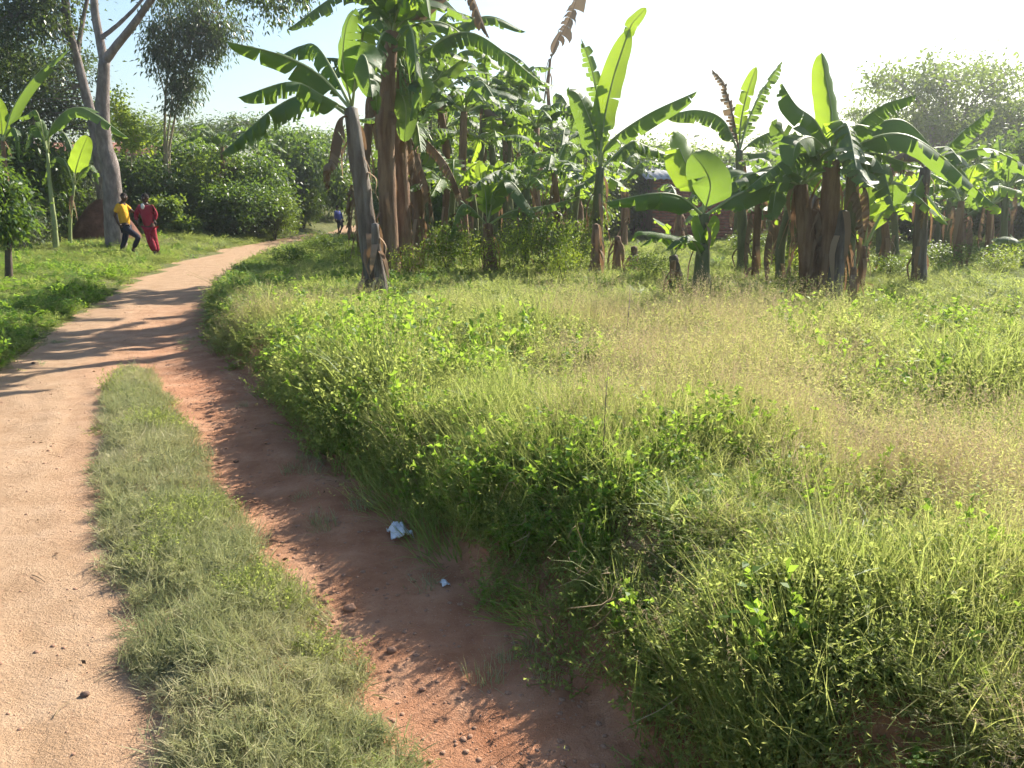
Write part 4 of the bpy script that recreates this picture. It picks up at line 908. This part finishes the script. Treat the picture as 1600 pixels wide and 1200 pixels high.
banana('thin banana plant with a broad bright leaf just left of the grey trunk', (109, 384), [(110, 340), (116, 290)], .055, .035, [
    ([(116, 290), (118, 268, -.1), (126, 240, -.2), (137, 212, -.2)], dict(width=.50, fold=.15, tear=.03, hint=(.2, -1, .2), mat='banana_young', pet=.25)), ([(116, 290), (135, 260), (148, 262), (155, 290)], dict(width=.3, fold=.5, tear=.1)),
    ([(116, 290), (100, 250, .2), (80, 250, .3), (66, 290, .3)], dict(width=.32, fold=.5, tear=.1)), ([(116, 290), (112, 235, .4), (98, 205, .6), (85, 195, .7)], dict(width=.32, fold=.5, tear=.1))], 'rib', 3, group=GL)
banana('spindly grey banana sucker between the dark shrub and the yellow stems', (70, 378), [(66, 350), (58, 305)], .035, .025, [([(58, 305), (50, 285), (35, 290), (25, 320)], dict(width=.22, fold=.5, tear=.1))], 'stem_green', 2, group=GL, auto=3, aL=(.6, 1.0))
# distant plants
GD = 'distant banana plants showing above the bushes'
for (px, Y, top, h) in [(235, 31, 190, 3.0), (345, 30, 185, 3.2), (400, 33, 195, 3.0), (300, 36, 185, 3.4), (712, 27, 235, 3), (770, 29, 225, 3), (900, 25, 240, 2.6), (1375, 26, 245, 2.6), (1505, 24, 255, 2.6), (1640, 20, 235, 2.6), (1700, 24, 220, 3), (1570, 28, 230, 3), (1250, 30, 235, 3), (655, 26, 240, 3), (-120, 18, 200, 2.6)]:
    banana('distant banana plant with ragged leaves showing among the bushes behind the grove', (px, 305), [(px+4, 330), (px+2, top+45)], .10, .07, [], 'stem_brown', 5, auto=7, aL=(1.2, 2.0), Y=Y, group=GD, atear=.35, aw=.42)
GM = 'ragged banana plants crowding the middle of the grove'
for (px, py, top, au, am) in [(712, 392, 165, 7, 'banana'), (735, 385, 215, 6, 'banana_young'), (785, 384, 150, 8, 'banana'), (815, 380, 205, 6, 'banana'), (888, 384, 185, 7, 'banana'), (760, 380, 230, 6, 'banana'), (695, 402, 95, 8, 'banana'), (728, 408, 140, 8, 'banana'), (748, 396, 100, 7, 'banana'), (802, 400, 130, 8, 'banana'), (838, 402, 165, 7, 'banana'), (770, 404, 190, 7, 'banana_young'), (1060, 396, 300, 4, 'banana'), (905, 396, 270, 6, 'banana_young'), (975, 386, 255, 7, 'banana'),
                              (1150, 388, 285, 4, 'banana'), (1205, 386, 250, 4, 'banana'), (1235, 392, 285, 6, 'banana_young'), (1375, 388, 260, 7, 'banana'), (1395, 396, 290, 6, 'banana'), (1465, 388, 270, 7, 'banana'), (1505, 392, 300, 6, 'banana'), (1580, 388, 270, 7, 'banana'), (1625, 395, 280, 7, 'banana'), (1665, 385, 240, 7, 'banana')]:
    banana('ragged banana plant crowded among the others in the middle of the grove', (px, py), [(px+rng.normal(0, 5), (py+top)/2), (px+rng.normal(0, 8), top+35)], .10, .065, [], 'stem_brown' if rng.random() < .45 else 'stem_green', 6, auto=au, aL=(1.2, 1.9), group=GM, atear=.3, aw=.40, amat=am)
GR = 'slim banana stems scattered in the grove'
for (px, py, h, au) in [(708, 420, 120, 3), (822, 425, 130, 3), (872, 420, 150, 3), (902, 415, 120, 3), (1222, 450, 120, 3), (1248, 440, 140, 3), (1382, 430, 100, 2), (1498, 425, 110, 3), (1570, 415, 120, 3), (1215, 420, 95, 4), (1235, 415, 110, 4), (890, 400, 90, 4), (860, 392, 80, 3), (740, 398, 110, 4), (1400, 405, 110, 4), (1480, 402, 90, 4), (1375, 408, 90, 4)]:
    banana('slim brown banana stem with small leaves standing among the grove trunks', (px, py), [(px+rng.normal(0, 3), py-h*.5), (px+rng.normal(0, 5), py-h)], .075, .05, [], 'stem_brown' if rng.random() < .35 else 'stem_green', 5, auto=au+2, aL=(.9, 1.6), group=GR, aw=.36, atear=.4, amat='banana' if rng.random() < .6 else 'banana_young')

# ------------------------------------------------------------------ brick house behind the grove
def box(g, x0, x1, y0, y1, z0, z1, m=0):
    v = [(x, y, z) for z in (z0, z1) for y in (y0, y1) for x in (x0, x1)]
    g.add(np.array(v, float), [(0, 1, 5, 4), (1, 3, 7, 5), (3, 2, 6, 7), (2, 0, 4, 6), (4, 5, 7, 6), (0, 2, 3, 1)], None, m)
M['mortar'] = solid('mortar', [(.3, (.20, .12, .08)), (.7, (.30, .20, .14))], 4, .95, .3)
M['brick'] = leafmat('fired_brick', (.34, .105, .065), (.50, .19, .12), 0.0, .9, None, .15)
M['iron'] = solid('corrugated_iron', [(.3, (.34, .33, .32)), (.62, (.46, .45, .44)), (.75, (.34, .24, .18))], 1.2, .55, .1, .01, None, .5)
M['rust'] = solid('rusty_iron', [(.3, (.22, .09, .06)), (.6, (.34, .16, .12)), (.8, (.26, .18, .15))], 1.5, .8, .1, .01, None, .2)
M['wood'] = solid('old_wood', [(.3, (.10, .07, .05)), (.7, (.2, .14, .1))], 5, .85, .4, .01, (6, 6, .6))
def house(label, x0, x1, y, depth, h, ridge, front_gap, wallmat='mortar', bricks=True, roofmat='iron'):
    z = min(gz1(x0, y), gz1(x1, y))-.1; e = empty('brick_house' if bricks else 'plastered_house', ((x0+x1)/2, y, z), label, 'house'); o = np.array([(x0+x1)/2, y, z]); w = (x1-x0)/2
    g = Geo(); d0, d1 = front_gap, front_gap+.9
    box(g, -w, d0, 0, .2, 0, h); box(g, d1, w, 0, .2, 0, h); box(g, d0, d1, 0, .2, 2.0 if h > 2.1 else h-.15, h)
    box(g, -w, w, depth-.2, depth, 0, h); box(g, -w, -w+.2, .2, depth-.2, 0, h); box(g, w-.2, w, .2, depth-.2, 0, h)
    link('wall', g.mesh('wall', [M[wallmat]], False), e)
    if bricks:
        g = Geo(); r = 0; zz = .02
        while zz < h-.08:
            xx = -w+(.12 if r % 2 else .01)
            while xx < w-.1:
                if not (xx+.22 > d0 and xx < d1): j = .004*rng.random(); box(g, xx, xx+.215, -.018-j, -.001, zz, zz+.075)
                xx += .232
            zz += .09; r += 1
        bo = link('brick_courses', g.mesh('brick_courses', [M['brick']], False), e); bo['kind'] = 'stuff'
    g = Geo(); box(g, d0+.04, d1-.04, .06, .10, .05, min(1.98, h-.17)); link('door', g.mesh('door', [M['wood']], False), e)
    g = Geo(); n = int((2*w+.6)/.09); xs_ = np.linspace(-w-.3, w+.3, n)
    cor = .018*np.where(np.arange(n) % 2, 1, -1)
    rows = [(-.45, h-.08), (depth/2, ridge), (depth+.45, h-.08)]
    Vv = np.array([[(x_, yy, zz_+c) for x_, c in zip(xs_, cor)] for yy, zz_ in rows]); k = np.arange(n-1)
    qd = np.concatenate([np.stack([r_*n+k, r_*n+k+1, (r_+1)*n+k+1, (r_+1)*n+k], -1) for r_ in range(2)])
    g.add(Vv.reshape(-1, 3), qd); ro = link('roof', g.mesh('roof', [M[roofmat]], False), e)
    so = ro.modifiers.new('thickness', 'SOLIDIFY'); so.thickness = .012
    # gable ends
    g = Geo()
    for sx in (-w+.1, w-.1):
        g.add([(sx-.1, .2, h), (sx-.1, depth-.2, h), (sx-.1, depth/2, ridge-.06), (sx+.1, .2, h), (sx+.1, depth-.2, h), (sx+.1, depth/2, ridge-.06)], [(0, 1, 4, 3), (1, 2, 5, 4), (2, 0, 3, 5)], [(0, 2, 1), (3, 4, 5)])
    link('gable', g.mesh('gable', [M[wallmat]], False), e)
    return e
xa, xb = atY(1020, 305, 26)[0], atY(1350, 305, 26)[0]
house('low red brick house with a pale corrugated roof behind the banana grove', xa, xb, 26, 4.5, 2.05, 2.45, 1.2)
M['plaster'] = solid('pink_plaster', [(.3, (.42, .28, .22)), (.7, (.55, .40, .33))], 2, .9, .2)
xa, xb = atY(30, 305, 33)[0], atY(245, 305, 33)[0]
house('half hidden pink plastered house behind the trees on the left', xa, xb, 33, 5, 2.3, 3.1, 1.0, 'plaster', False, 'rust')

# ------------------------------------------------------------------ mound of earth behind the youths
b = base_at(166, 372); g = Geo(); nr, na = 12, 36
s_px = b[1]/F
rr = np.linspace(0, 1, nr)[:, None]; aa = np.linspace(0, 2*math.pi, na, endpoint=False)[None]
Xm = rr*np.cos(aa)*55*s_px; Ym = rr*np.sin(aa)*.8; Zm = (1-rr**1.9)*1.22*(.86+.28*fbm(Xm*1.0+5, Ym+3, 2.0, 9))-.05
Vm = np.stack([Xm, Ym, Zm], -1).reshape(-1, 3); i = np.arange(nr-1)[:, None]*na; j = np.arange(na)[None]
g.add(Vm, np.stack([i+j, i+na+j, i+na+(j+1) % na, i+(j+1) % na], -1).reshape(-1, 4))
M['heap'] = solid('red_earth', [(.3, (.09, .04, .028)), (.55, (.17, .08, .055)), (.75, (.27, .14, .10))], 3, .95, .9, .05)
o = link('earth_mound', g.mesh('earth_mound', [M['heap']]), None, b); tag(o, 'rounded mound of dark red earth behind the grey tree trunk', 'mound')

# ------------------------------------------------------------------ thin arched stem
b = base_at(423, 345); D = b[1]; g = Geo()
tube(g, smooth_path([b-b, q(423, 315)-b, q(424, 292)-b, q(432, 283)-b, q(446, 284)-b, q(456, 291)-b], 16), np.linspace(.028, .012, 16), 6)
e = empty('arched_sapling', b, 'thin pale sapling bent over into an arch beside the road', 'sapling')
link('stem', g.mesh('stem', [M['twig']]), e)
g = Geo(); P = np.array([q(436+rng.random()*20, 284+rng.random()*5)-b for _ in range(26)]); d = rng.normal(size=(26, 3))*.5; d[:, 2] -= .8; leafquads(g, P, d, .17, .06)
link('foliage', g.mesh('foliage', [M['leaf_grey']]), e)

# ------------------------------------------------------------------ people
def skin(name, verts, edges, radii, mat, parent, sub=2):
    me = bpy.data.meshes.new(name); me.from_pydata([tuple(v) for v in verts], edges, []); me.update()
    o = link(name, me, parent); me.materials.append(mat)
    sm = o.modifiers.new('skin', 'SKIN'); sm.use_smooth_shade = True
    for v, r in zip(me.skin_vertices[0].data, radii): v.radius = (r, r) if not isinstance(r, tuple) else r
    me.skin_vertices[0].data[0].use_root = True
    ss = o.modifiers.new('smooth', 'SUBSURF'); ss.levels = sub; ss.render_levels = sub
    return o
def ell(g, c, r, m=0, n=10, k=14):
    th = np.linspace(0, math.pi, n)[:, None]; ph = np.linspace(0, 2*math.pi, k, endpoint=False)[None]
    Vv = np.stack(np.broadcast_arrays(c[0]+r[0]*np.sin(th)*np.cos(ph), c[1]+r[1]*np.sin(th)*np.sin(ph), c[2]+r[2]*np.cos(th)), -1).reshape(-1, 3)
    i = np.arange(n-1)[:, None]*k; j = np.arange(k)[None]; g.add(Vv, np.stack([i+j, i+k+j, i+k+(j+1) % k, i+(j+1) % k], -1).reshape(-1, 4), None, m)
M['skin'] = solid('dark_skin', [(.3, (.055, .028, .018)), (.7, (.085, .045, .03))], 5, .5, .05)
M['hair'] = solid('black_hair', [(.3, (.008, .007, .006)), (.7, (.015, .012, .01))], 30, .9, .5, .01)
M['eye'] = solid('eye_white', [(.3, (.5, .47, .42)), (.7, (.55, .5, .46))], 5, .3, 0)
def cloth(name, a, bb, r=.85): return solid(name, [(.3, a), (.7, bb)], 6, r, .7, .03)
M['yellow'] = cloth('yellow_cloth', (.62, .30, .012), (.74, .42, .03)); M['navy'] = cloth('navy_cloth', (.010, .012, .022), (.025, .027, .045))
M['crimson'] = cloth('crimson_cloth', (.22, .014, .028), (.33, .03, .05)); M['white_cloth'] = cloth('white_cloth', (.6, .58, .56), (.7, .68, .66))
M['blue'] = cloth('blue_cloth', (.06, .07, .26), (.10, .12, .38)); M['shoe'] = cloth('grey_shoe', (.10, .13, .10), (.22, .26, .2))

def person(label, J, s, shirt, trousers, over=None, face=(0, -1), shoe='hair', short=False, long_sleeve=False):
    """J: joints in metres around the feet. One continuous body, clothes over it."""
    e = empty('person', J['origin'], label, 'person')
    if 'yellow' in shirt: e.location.x -= 5*J['origin'][1]/F; e.location.z = gz1(e.location.x, e.location.y)
    g = {k: np.array(v, float) for k, v in J.items() if k != 'origin'}
    pel, che, nec, hd = g['pelvis'], g['chest'], g['neck'], g['head']
    names = ['pelvis', 'belly', 'chest', 'neck', 'chin']
    V_ = [pel, (pel+che)/2, che, nec, nec*.5+hd*.5]; Rr = [.115*s, .105*s, .12*s, .052*s, .05*s]; E = [(0, 1), (1, 2), (2, 3), (3, 4)]
    hands = []
    for sd in ('l', 'r'):
        i = len(V_); V_ += [g['sh_'+sd], g['el_'+sd], g['wr_'+sd], g['ha_'+sd]]; Rr += [.058*s, .040*s, .028*s, .030*s]
        E += [(2, i), (i, i+1), (i+1, i+2), (i+2, i+3)]; hands.append((i+3, g['wr_'+sd], g['ha_'+sd]))
        j = len(V_); V_ += [g['hip_'+sd], g['kn_'+sd], g['an_'+sd], g['to_'+sd]]; Rr += [.09*s, .060*s, .038*s, .036*s]
        E += [(0, j), (j, j+1), (j+1, j+2), (j+2, j+3)]
    for hi, wr, ha in hands:     # fingers
        d = (ha-wr)/(np.linalg.norm(ha-wr)+1e-9); sdv = np.cross(d, [0, 1., .2]); sdv /= np.linalg.norm(sdv)+1e-9
        for k, off in enumerate((-.024, -.008, .008, .024)):
            a = len(V_); L_ = (.045, .055, .052, .04)[k]
            V_ += [ha+sdv*off*s+d*L_*.5*s, ha+sdv*off*s+d*L_*s+np.array([0, .01, -.01])*s]; Rr += [.008*s, .006*s]; E += [(hi, a), (a, a+1)]
        a = len(V_); V_ += [wr+d*.03*s-sdv*.035*s, wr+d*.055*s-sdv*.045*s]; Rr += [.009*s, .007*s]; E += [(hi-1, a), (a, a+1)]
    body = skin('body', V_, E, Rr, M['skin'], e)
    f = np.array([face[0], face[1], 0.]); f /= np.linalg.norm(f); sd = np.array([-f[1], f[0], 0])
    h = Geo(); ell(h, hd, (.078*s, .092*s, .108*s)); ell(h, hd+f*.09*s-np.array([0, 0, .012])*s, (.016*s, .016*s, .022*s), n=6, k=8)
    for k in (-1, 1):
        ell(h, hd+sd*.08*s*k, (.014*s, .02*s, .03*s), n=6, k=8)
    ell(h, hd+f*.078*s-np.array([0, 0, .055])*s, (.028*s, .022*s, .012*s), n=6, k=8)
    ho = link('head', h.mesh('head', [M['skin']]), e)
    h = Geo()
    for k in (-1, 1): ell(h, hd+f*.083*s+sd*.03*s*k+np.array([0, 0, .008])*s, (.013*s, .013*s, .009*s), n=6, k=8)
    link('eye', h.mesh('eye', [M['eye']]), ho)
    h = Geo(); ell(h, hd-f*.012*s+np.array([0, 0, .03])*s, (.085*s, .092*s, .092*s)); link('hair', h.mesh('hair', [M['hair']]), e)
    # shirt
    sv = [pel+np.array([0, 0, -.02*s]), (pel+che)/2, che, nec*.7+che*.3]; sr = [.150*s, .135*s, .140*s, .075*s]; se = [(0, 1), (1, 2), (2, 3)]
    for k in ('l', 'r'):
        i = len(sv); a, bq = g['sh_'+k], g['el_'+k]; w_ = g['wr_'+k]
        if long_sleeve: sv += [a, bq, w_*.85+bq*.15]; sr += [.078*s, .060*s, .042*s]; se += [(2, i), (i, i+1), (i+1, i+2)]
        else: sv += [a, a*.25+bq*.75]; sr += [.080*s, .066*s]; se += [(2, i), (i, i+1)]
    skin('shirt', sv, se, sr, M[shirt], e)
    tv = [pel]; trr = [.125*s]; te = []
    for k in ('l', 'r'):
        i = len(tv); hp, kn, an = g['hip_'+k], g['kn_'+k], g['an_'+k]
        tv += [hp, kn, (an*.85+kn*.15) if not short else kn*.8+an*.2]; trr += [.095*s, (.098 if long_sleeve and not short else .078)*s, (.078 if long_sleeve and not short else .058)*s]; te += [(0, i), (i, i+1), (i+1, i+2)]
    skin('trousers', tv, te, trr, M[trousers], e)
    for k in ('l', 'r'):
        h = Geo(); a, t_ = g['an_'+k], g['to_'+k]; tube(h, smooth_path([a+(a-t_)*.25-np.array([0, 0, .02]), (a+t_)/2-np.array([0, 0, .02]), t_+(t_-a)*.25-np.array([0, 0, .01])], 6), np.array([.035, .048, .05, .05, .045, .02])*s, 8, flat=.8)
        link('shoe', h.mesh('shoe', [M[shoe]]), e)
    if over:
        h = Geo(); c = nec*.6+che*.4+f*.115*s; ell(h, c, (.045*s, .02*s, .075*s), n=6, k=10); link('undershirt', h.mesh('undershirt', [M[over]]), e)
    return e

def joints(px0, py0, Y, d, dy0=0):
    """d: joint -> (px, py, dy); metres around the point under (px0, py0) at distance Y"""
    o = atY(px0, py0, Y); o[2] = gz1(o[0], o[1]); out = {'origin': tuple(o)}
    z0 = atY(px0, py0, Y)[2]-o[2]
    for k, (a, b_, c) in d.items():
        p = atY(a, b_, Y+c)-o; p[2] -= z0; out[k] = p
    return out
b = base_at(204, 396); Yp = b[1]
person('youth in a yellow shirt and dark trousers leaning against the grey tree trunk', joints(204, 396, Yp, dict(
    pelvis=(202, 354, 0), chest=(195, 326, 0), neck=(197, 316, 0), head=(199, 308.5, 0), sh_l=(190, 322, -.14), el_l=(184, 337, -.18), wr_l=(190, 349, -.22), ha_l=(194, 353, -.24),
    sh_r=(201, 322, .12), el_r=(212, 331, .16), wr_r=(219, 334, .10), ha_r=(223, 334, .06), hip_l=(201, 357, -.08), kn_l=(222, 371, -.16), an_l=(213, 390, -.14), to_l=(218, 394, -.2),
    hip_r=(203, 357, .08), kn_r=(200, 376, .08), an_r=(194, 392, .05), to_r=(200, 395, -.05))), .98, 'yellow', 'navy', face=(.75, -.65))
b = base_at(246, 402); Yp = b[1]
person('youth in a crimson overall standing hand on hip beside the one in yellow', joints(246, 402, Yp, dict(
    pelvis=(234, 355, 0), chest=(228, 329, 0), neck=(227, 318, 0), head=(226.5, 310, 0), sh_l=(218, 324, 0), el_l=(212, 336, -.05), wr_l=(214, 347, -.1), ha_l=(215, 351, -.12),
    sh_r=(237, 324, 0), el_r=(244, 335, .05), wr_r=(241, 346, -.03), ha_r=(243, 349, -.08), hip_l=(230, 358, 0), kn_l=(236, 378, -.05), an_l=(243, 396, 0), to_l=(247, 400, -.12),
    hip_r=(238, 358, 0), kn_r=(241, 378, .06), an_r=(247, 397, .1), to_r=(252, 401, 0))), 1.0, 'crimson', 'crimson', 'white_cloth', face=(-.2, -1), shoe='shoe', long_sleeve=True)
b = base_at(531, 366); Yp = b[1]
person('small child in a blue shirt walking along the far bend of the road', joints(531, 366, Yp, dict(
    pelvis=(531, 346, 0), chest=(527, 333, 0), neck=(526.5, 328.5, 0), head=(526.5, 324, 0), sh_l=(524, 331, -.12), el_l=(523.5, 338, -.14), wr_l=(524.5, 344, -.16), ha_l=(525, 346, -.17),
    sh_r=(530, 331, .12), el_r=(534, 338, .14), wr_r=(536, 344, .1), ha_r=(537, 346, .08), hip_l=(529.5, 347, -.06), kn_l=(529, 355, -.1), an_l=(529.5, 363, -.05), to_l=(527, 365, -.08),
    hip_r=(532.5, 347, .06), kn_r=(535, 354, .06), an_r=(532, 361, .1), to_r=(530.5, 363, .05))), .78, 'blue', 'navy', face=(-.9, .4), long_sleeve=True, short=True)

# ------------------------------------------------------------------ litter and stones on the road
def crumple(name, label, px, py, w, l, mat, n=14, amp=.03, lift=.03):
    b = base_at(px, py); u = np.linspace(-1, 1, n); U, W_ = np.meshgrid(u, u)
    rr_ = 1-.25*fbm(U*1.5+9, W_*1.5+4, 1.5, 5)
    x_ = U*w*rr_*(1-.25*W_); y_ = W_*l*rr_; z_ = lift*(1-(U**2+W_**2)/2)+amp*(fbm(U*2+3, W_*2, 2, 7)-.3)
    g = Geo(); i = np.arange(n-1)[:, None]*n; j = np.arange(n-1)[None]
    g.add(np.stack([x_, y_, np.maximum(z_, .004)], -1).reshape(-1, 3), np.stack([i+j, i+j+1, i+n+j+1, i+n+j], -1).reshape(-1, 4))
    o = link(name, g.mesh(name, [mat], False), None, b); o.rotation_euler = (0, 0, .5); so = o.modifiers.new('t', 'SOLIDIFY'); so.thickness = .002
    return o
M['plastic'] = solid('white_plastic', [(.3, (.55, .56, .6)), (.7, (.75, .76, .8))], 8, .4, .3)
o = crumple('plastic_bag', None, 622, 838, .05, .075, M['plastic'], 16, .06, .05); tag(o, 'crumpled white plastic bag in the shaded ditch below the bank', 'plastic bag')
o = crumple('paper_scrap', None, 694, 914, .016, .026, M['plastic'], 10, .02, .02); tag(o, 'small pale scrap of paper in the ditch nearer than the plastic bag', 'paper scrap')
def stone(px, py, r, label, mat='pebble'):
    b = base_at(px, py); g = Geo(); ell(g, (0, 0, r*.3), (r, r*.8, r*.55), n=8, k=10); g.v[0] += rng.normal(0, r*.07, g.v[0].shape)
    o = link('stone', g.mesh('stone', [M[mat]]), None, b); tag(o, label, 'stone', 'loose stones on the road')
M['darkstone'] = solid('dark_stone', [(.3, (.10, .06, .045)), (.7, (.2, .13, .1))], 12, .9, .4)
stone(133, 1087, .016, 'dark stone alone on the pale left wheel track', 'darkstone')
stone(369, 722, .018, 'dark clod beside the middle of the grass strip', 'darkstone')
stone(660, 1078, .012, 'pale pebble in the bottom of the right wheel track')
stone(547, 953, .028, 'flat lump of red earth at the edge of the gully')
stone(612, 1018, .02, 'reddish stone further down the gully')
stone(52, 498+70, .02, 'small dark clod at the far left of the road', 'darkstone')
def stick(P, r, label, name='dry_stick', mat='straw'):
    pts = [base_at(px, py)+np.array([0, 0, z]) for px, py, z in P]; g = Geo(); b = pts[0]
    tube(g, smooth_path([p-b for p in pts], 9), np.linspace(r, r*.5, 9), 5)
    o = link(name, g.mesh(name, [M[mat]]), None, b); tag(o, label, 'stick', 'dry sticks')
stick([(86, 1122, .008), (96, 1110, .012), (112, 1098, .008)], .0022, 'pale straw lying on the left wheel track beside the dark stone')
stick([(150, 1066, .006), (175, 1050, .01), (200, 1035, .006)], .0018, 'thin straw pointing to the edge of the grass strip')
stick([(50, 900, .006), (60, 905, .01), (70, 911, .006)], .002, 'short dark twig high on the left wheel track', mat='bark_dark')
stick([(940, 770, .1), (943, 745, .32), (946, 715, .40)], .0022, 'thin bare dark stalk standing upright in the field', mat='bark_dark')
stick([(978, 545, .1), (981, 535, .3), (982, 520, .45)], .006, 'short dead stalk in the straw coloured grass', mat='bark_dark')
# dead stems and roots hanging over the bank
g = Geo()
for _ in range(150):
    k = rng.integers(1, 9); f_ = rng.random(); a = np.array(FOOT[k+1])*(1-f_)+np.array(FOOT[k+2])*f_ if k+2 < len(FOOT) else np.array(FOOT[k])
    z0 = .12+.22*rng.random(); p0 = np.array([a[0]+.12+.2*rng.random(), a[1]+.05, z0+.08]); d = np.array([-.5+rng.normal(0, .4), -.4+rng.normal(0, .4), -.3+rng.normal(0, .3)])
    L_ = .05+.13*rng.random(); p2 = p0+d*L_; p2[2] = max(p2[2], .02); tube(g, smooth_path([p0, (p0+p2)/2+rng.normal(0, .03, 3), p2], 5), np.linspace(.0022, .0008, 5), 3)
o = link('hanging_roots', g.mesh('hanging_roots', [M['straw']])); tag(o, 'pale dead stems and roots straggling out of the shaded bank', None, None, 'stuff')

# ------------------------------------------------------------------ haze
g = Geo(); box(g, -330, 330, -330, 330, -2, 13)
m, nt = newmat('haze_air'); pv = N(nt, 'ShaderNodeVolumePrincipled'); pv.inputs['Density'].default_value = .0013; pv.inputs['Color'].default_value = (.93, .96, 1, 1); pv.inputs['Anisotropy'].default_value = .72
oo = N(nt, 'ShaderNodeOutputMaterial'); nt.links.new(pv.outputs[0], oo.inputs['Volume'])
o = link('haze', g.mesh('haze', [m], False)); tag(o, 'thin bright haze in the air', None, None, 'stuff')

# ------------------------------------------------------------------ labels that tell look-alikes apart by what they stand beside
MARKS = [(0, 'the banana plant at the left edge'), (85, 'the yellow stemmed banana plant'), (182, 'the grey shade tree'), (262, 'the slim pale stemmed tree'), (423, 'the arched sapling'),
         (531, 'the child in blue'), (590, 'the grey banana stem'), (635, 'the fruit bearing clump'), (768, 'the low glossy banana plant'), (862, 'the dead leaf spire'), (945, 'the tallest bright leaf'),
         (1096, 'the young front banana plant'), (1160, 'the ragged plant before the house'), (1290, 'the big right clump'), (1345, 'the glowing heart shaped leaf'), (1437, 'the single straight stem'), (1546, 'the bare arching stalks')]
SHORT = {'tall weeds among the banana stems': 'tall leafy weed', 'ragged banana plants crowding the middle of the grove': 'ragged banana plant', 'slim banana stems scattered in the grove': 'slim brown banana stem', 'bushes behind the banana grove': 'tangled grove bush',
         'distant banana plants showing above the bushes': 'distant banana plant', 'trees closing the view beyond the thicket': 'dense distant tree', 'skyline trees behind the grove': 'hazy skyline tree'}
buckets = {}
for o in list(COL.objects):
    k = SHORT.get(o.get('group') or '')
    if not k or not o.get('category'): continue
    px = 800+F*o.location.x/max(o.location.y*cp, 1)
    m = min(MARKS, key=lambda a: abs(a[0]-px)); d = px-m[0]
    side = 'beyond' if abs(d) < 18 else ('left of' if d < 0 else 'right of')
    if abs(d) > 60: side = 'well '+side
    buckets.setdefault((k, side, m[1]), []).append(o)
for (k, side, m), os_ in buckets.items():
    os_.sort(key=lambda o: o.location.y); n = len(os_)
    for i, o in enumerate(os_):
        if n == 1: o['label'] = '%s %s %s' % (k, side, m)
        elif n == 2: o['label'] = '%s of two: %s %s %s' % (('nearer', 'farther')[i], k, side, m)
        else: o['label'] = '%s of %s: %s %s %s' % (('nearest', 'second nearest', 'third nearest', 'fourth nearest', 'fifth nearest', 'farthest')[min(i, 5)] if i < n-1 else 'farthest', ('three', 'four', 'five', 'six', 'seven')[min(n-3, 4)], k, side, m)
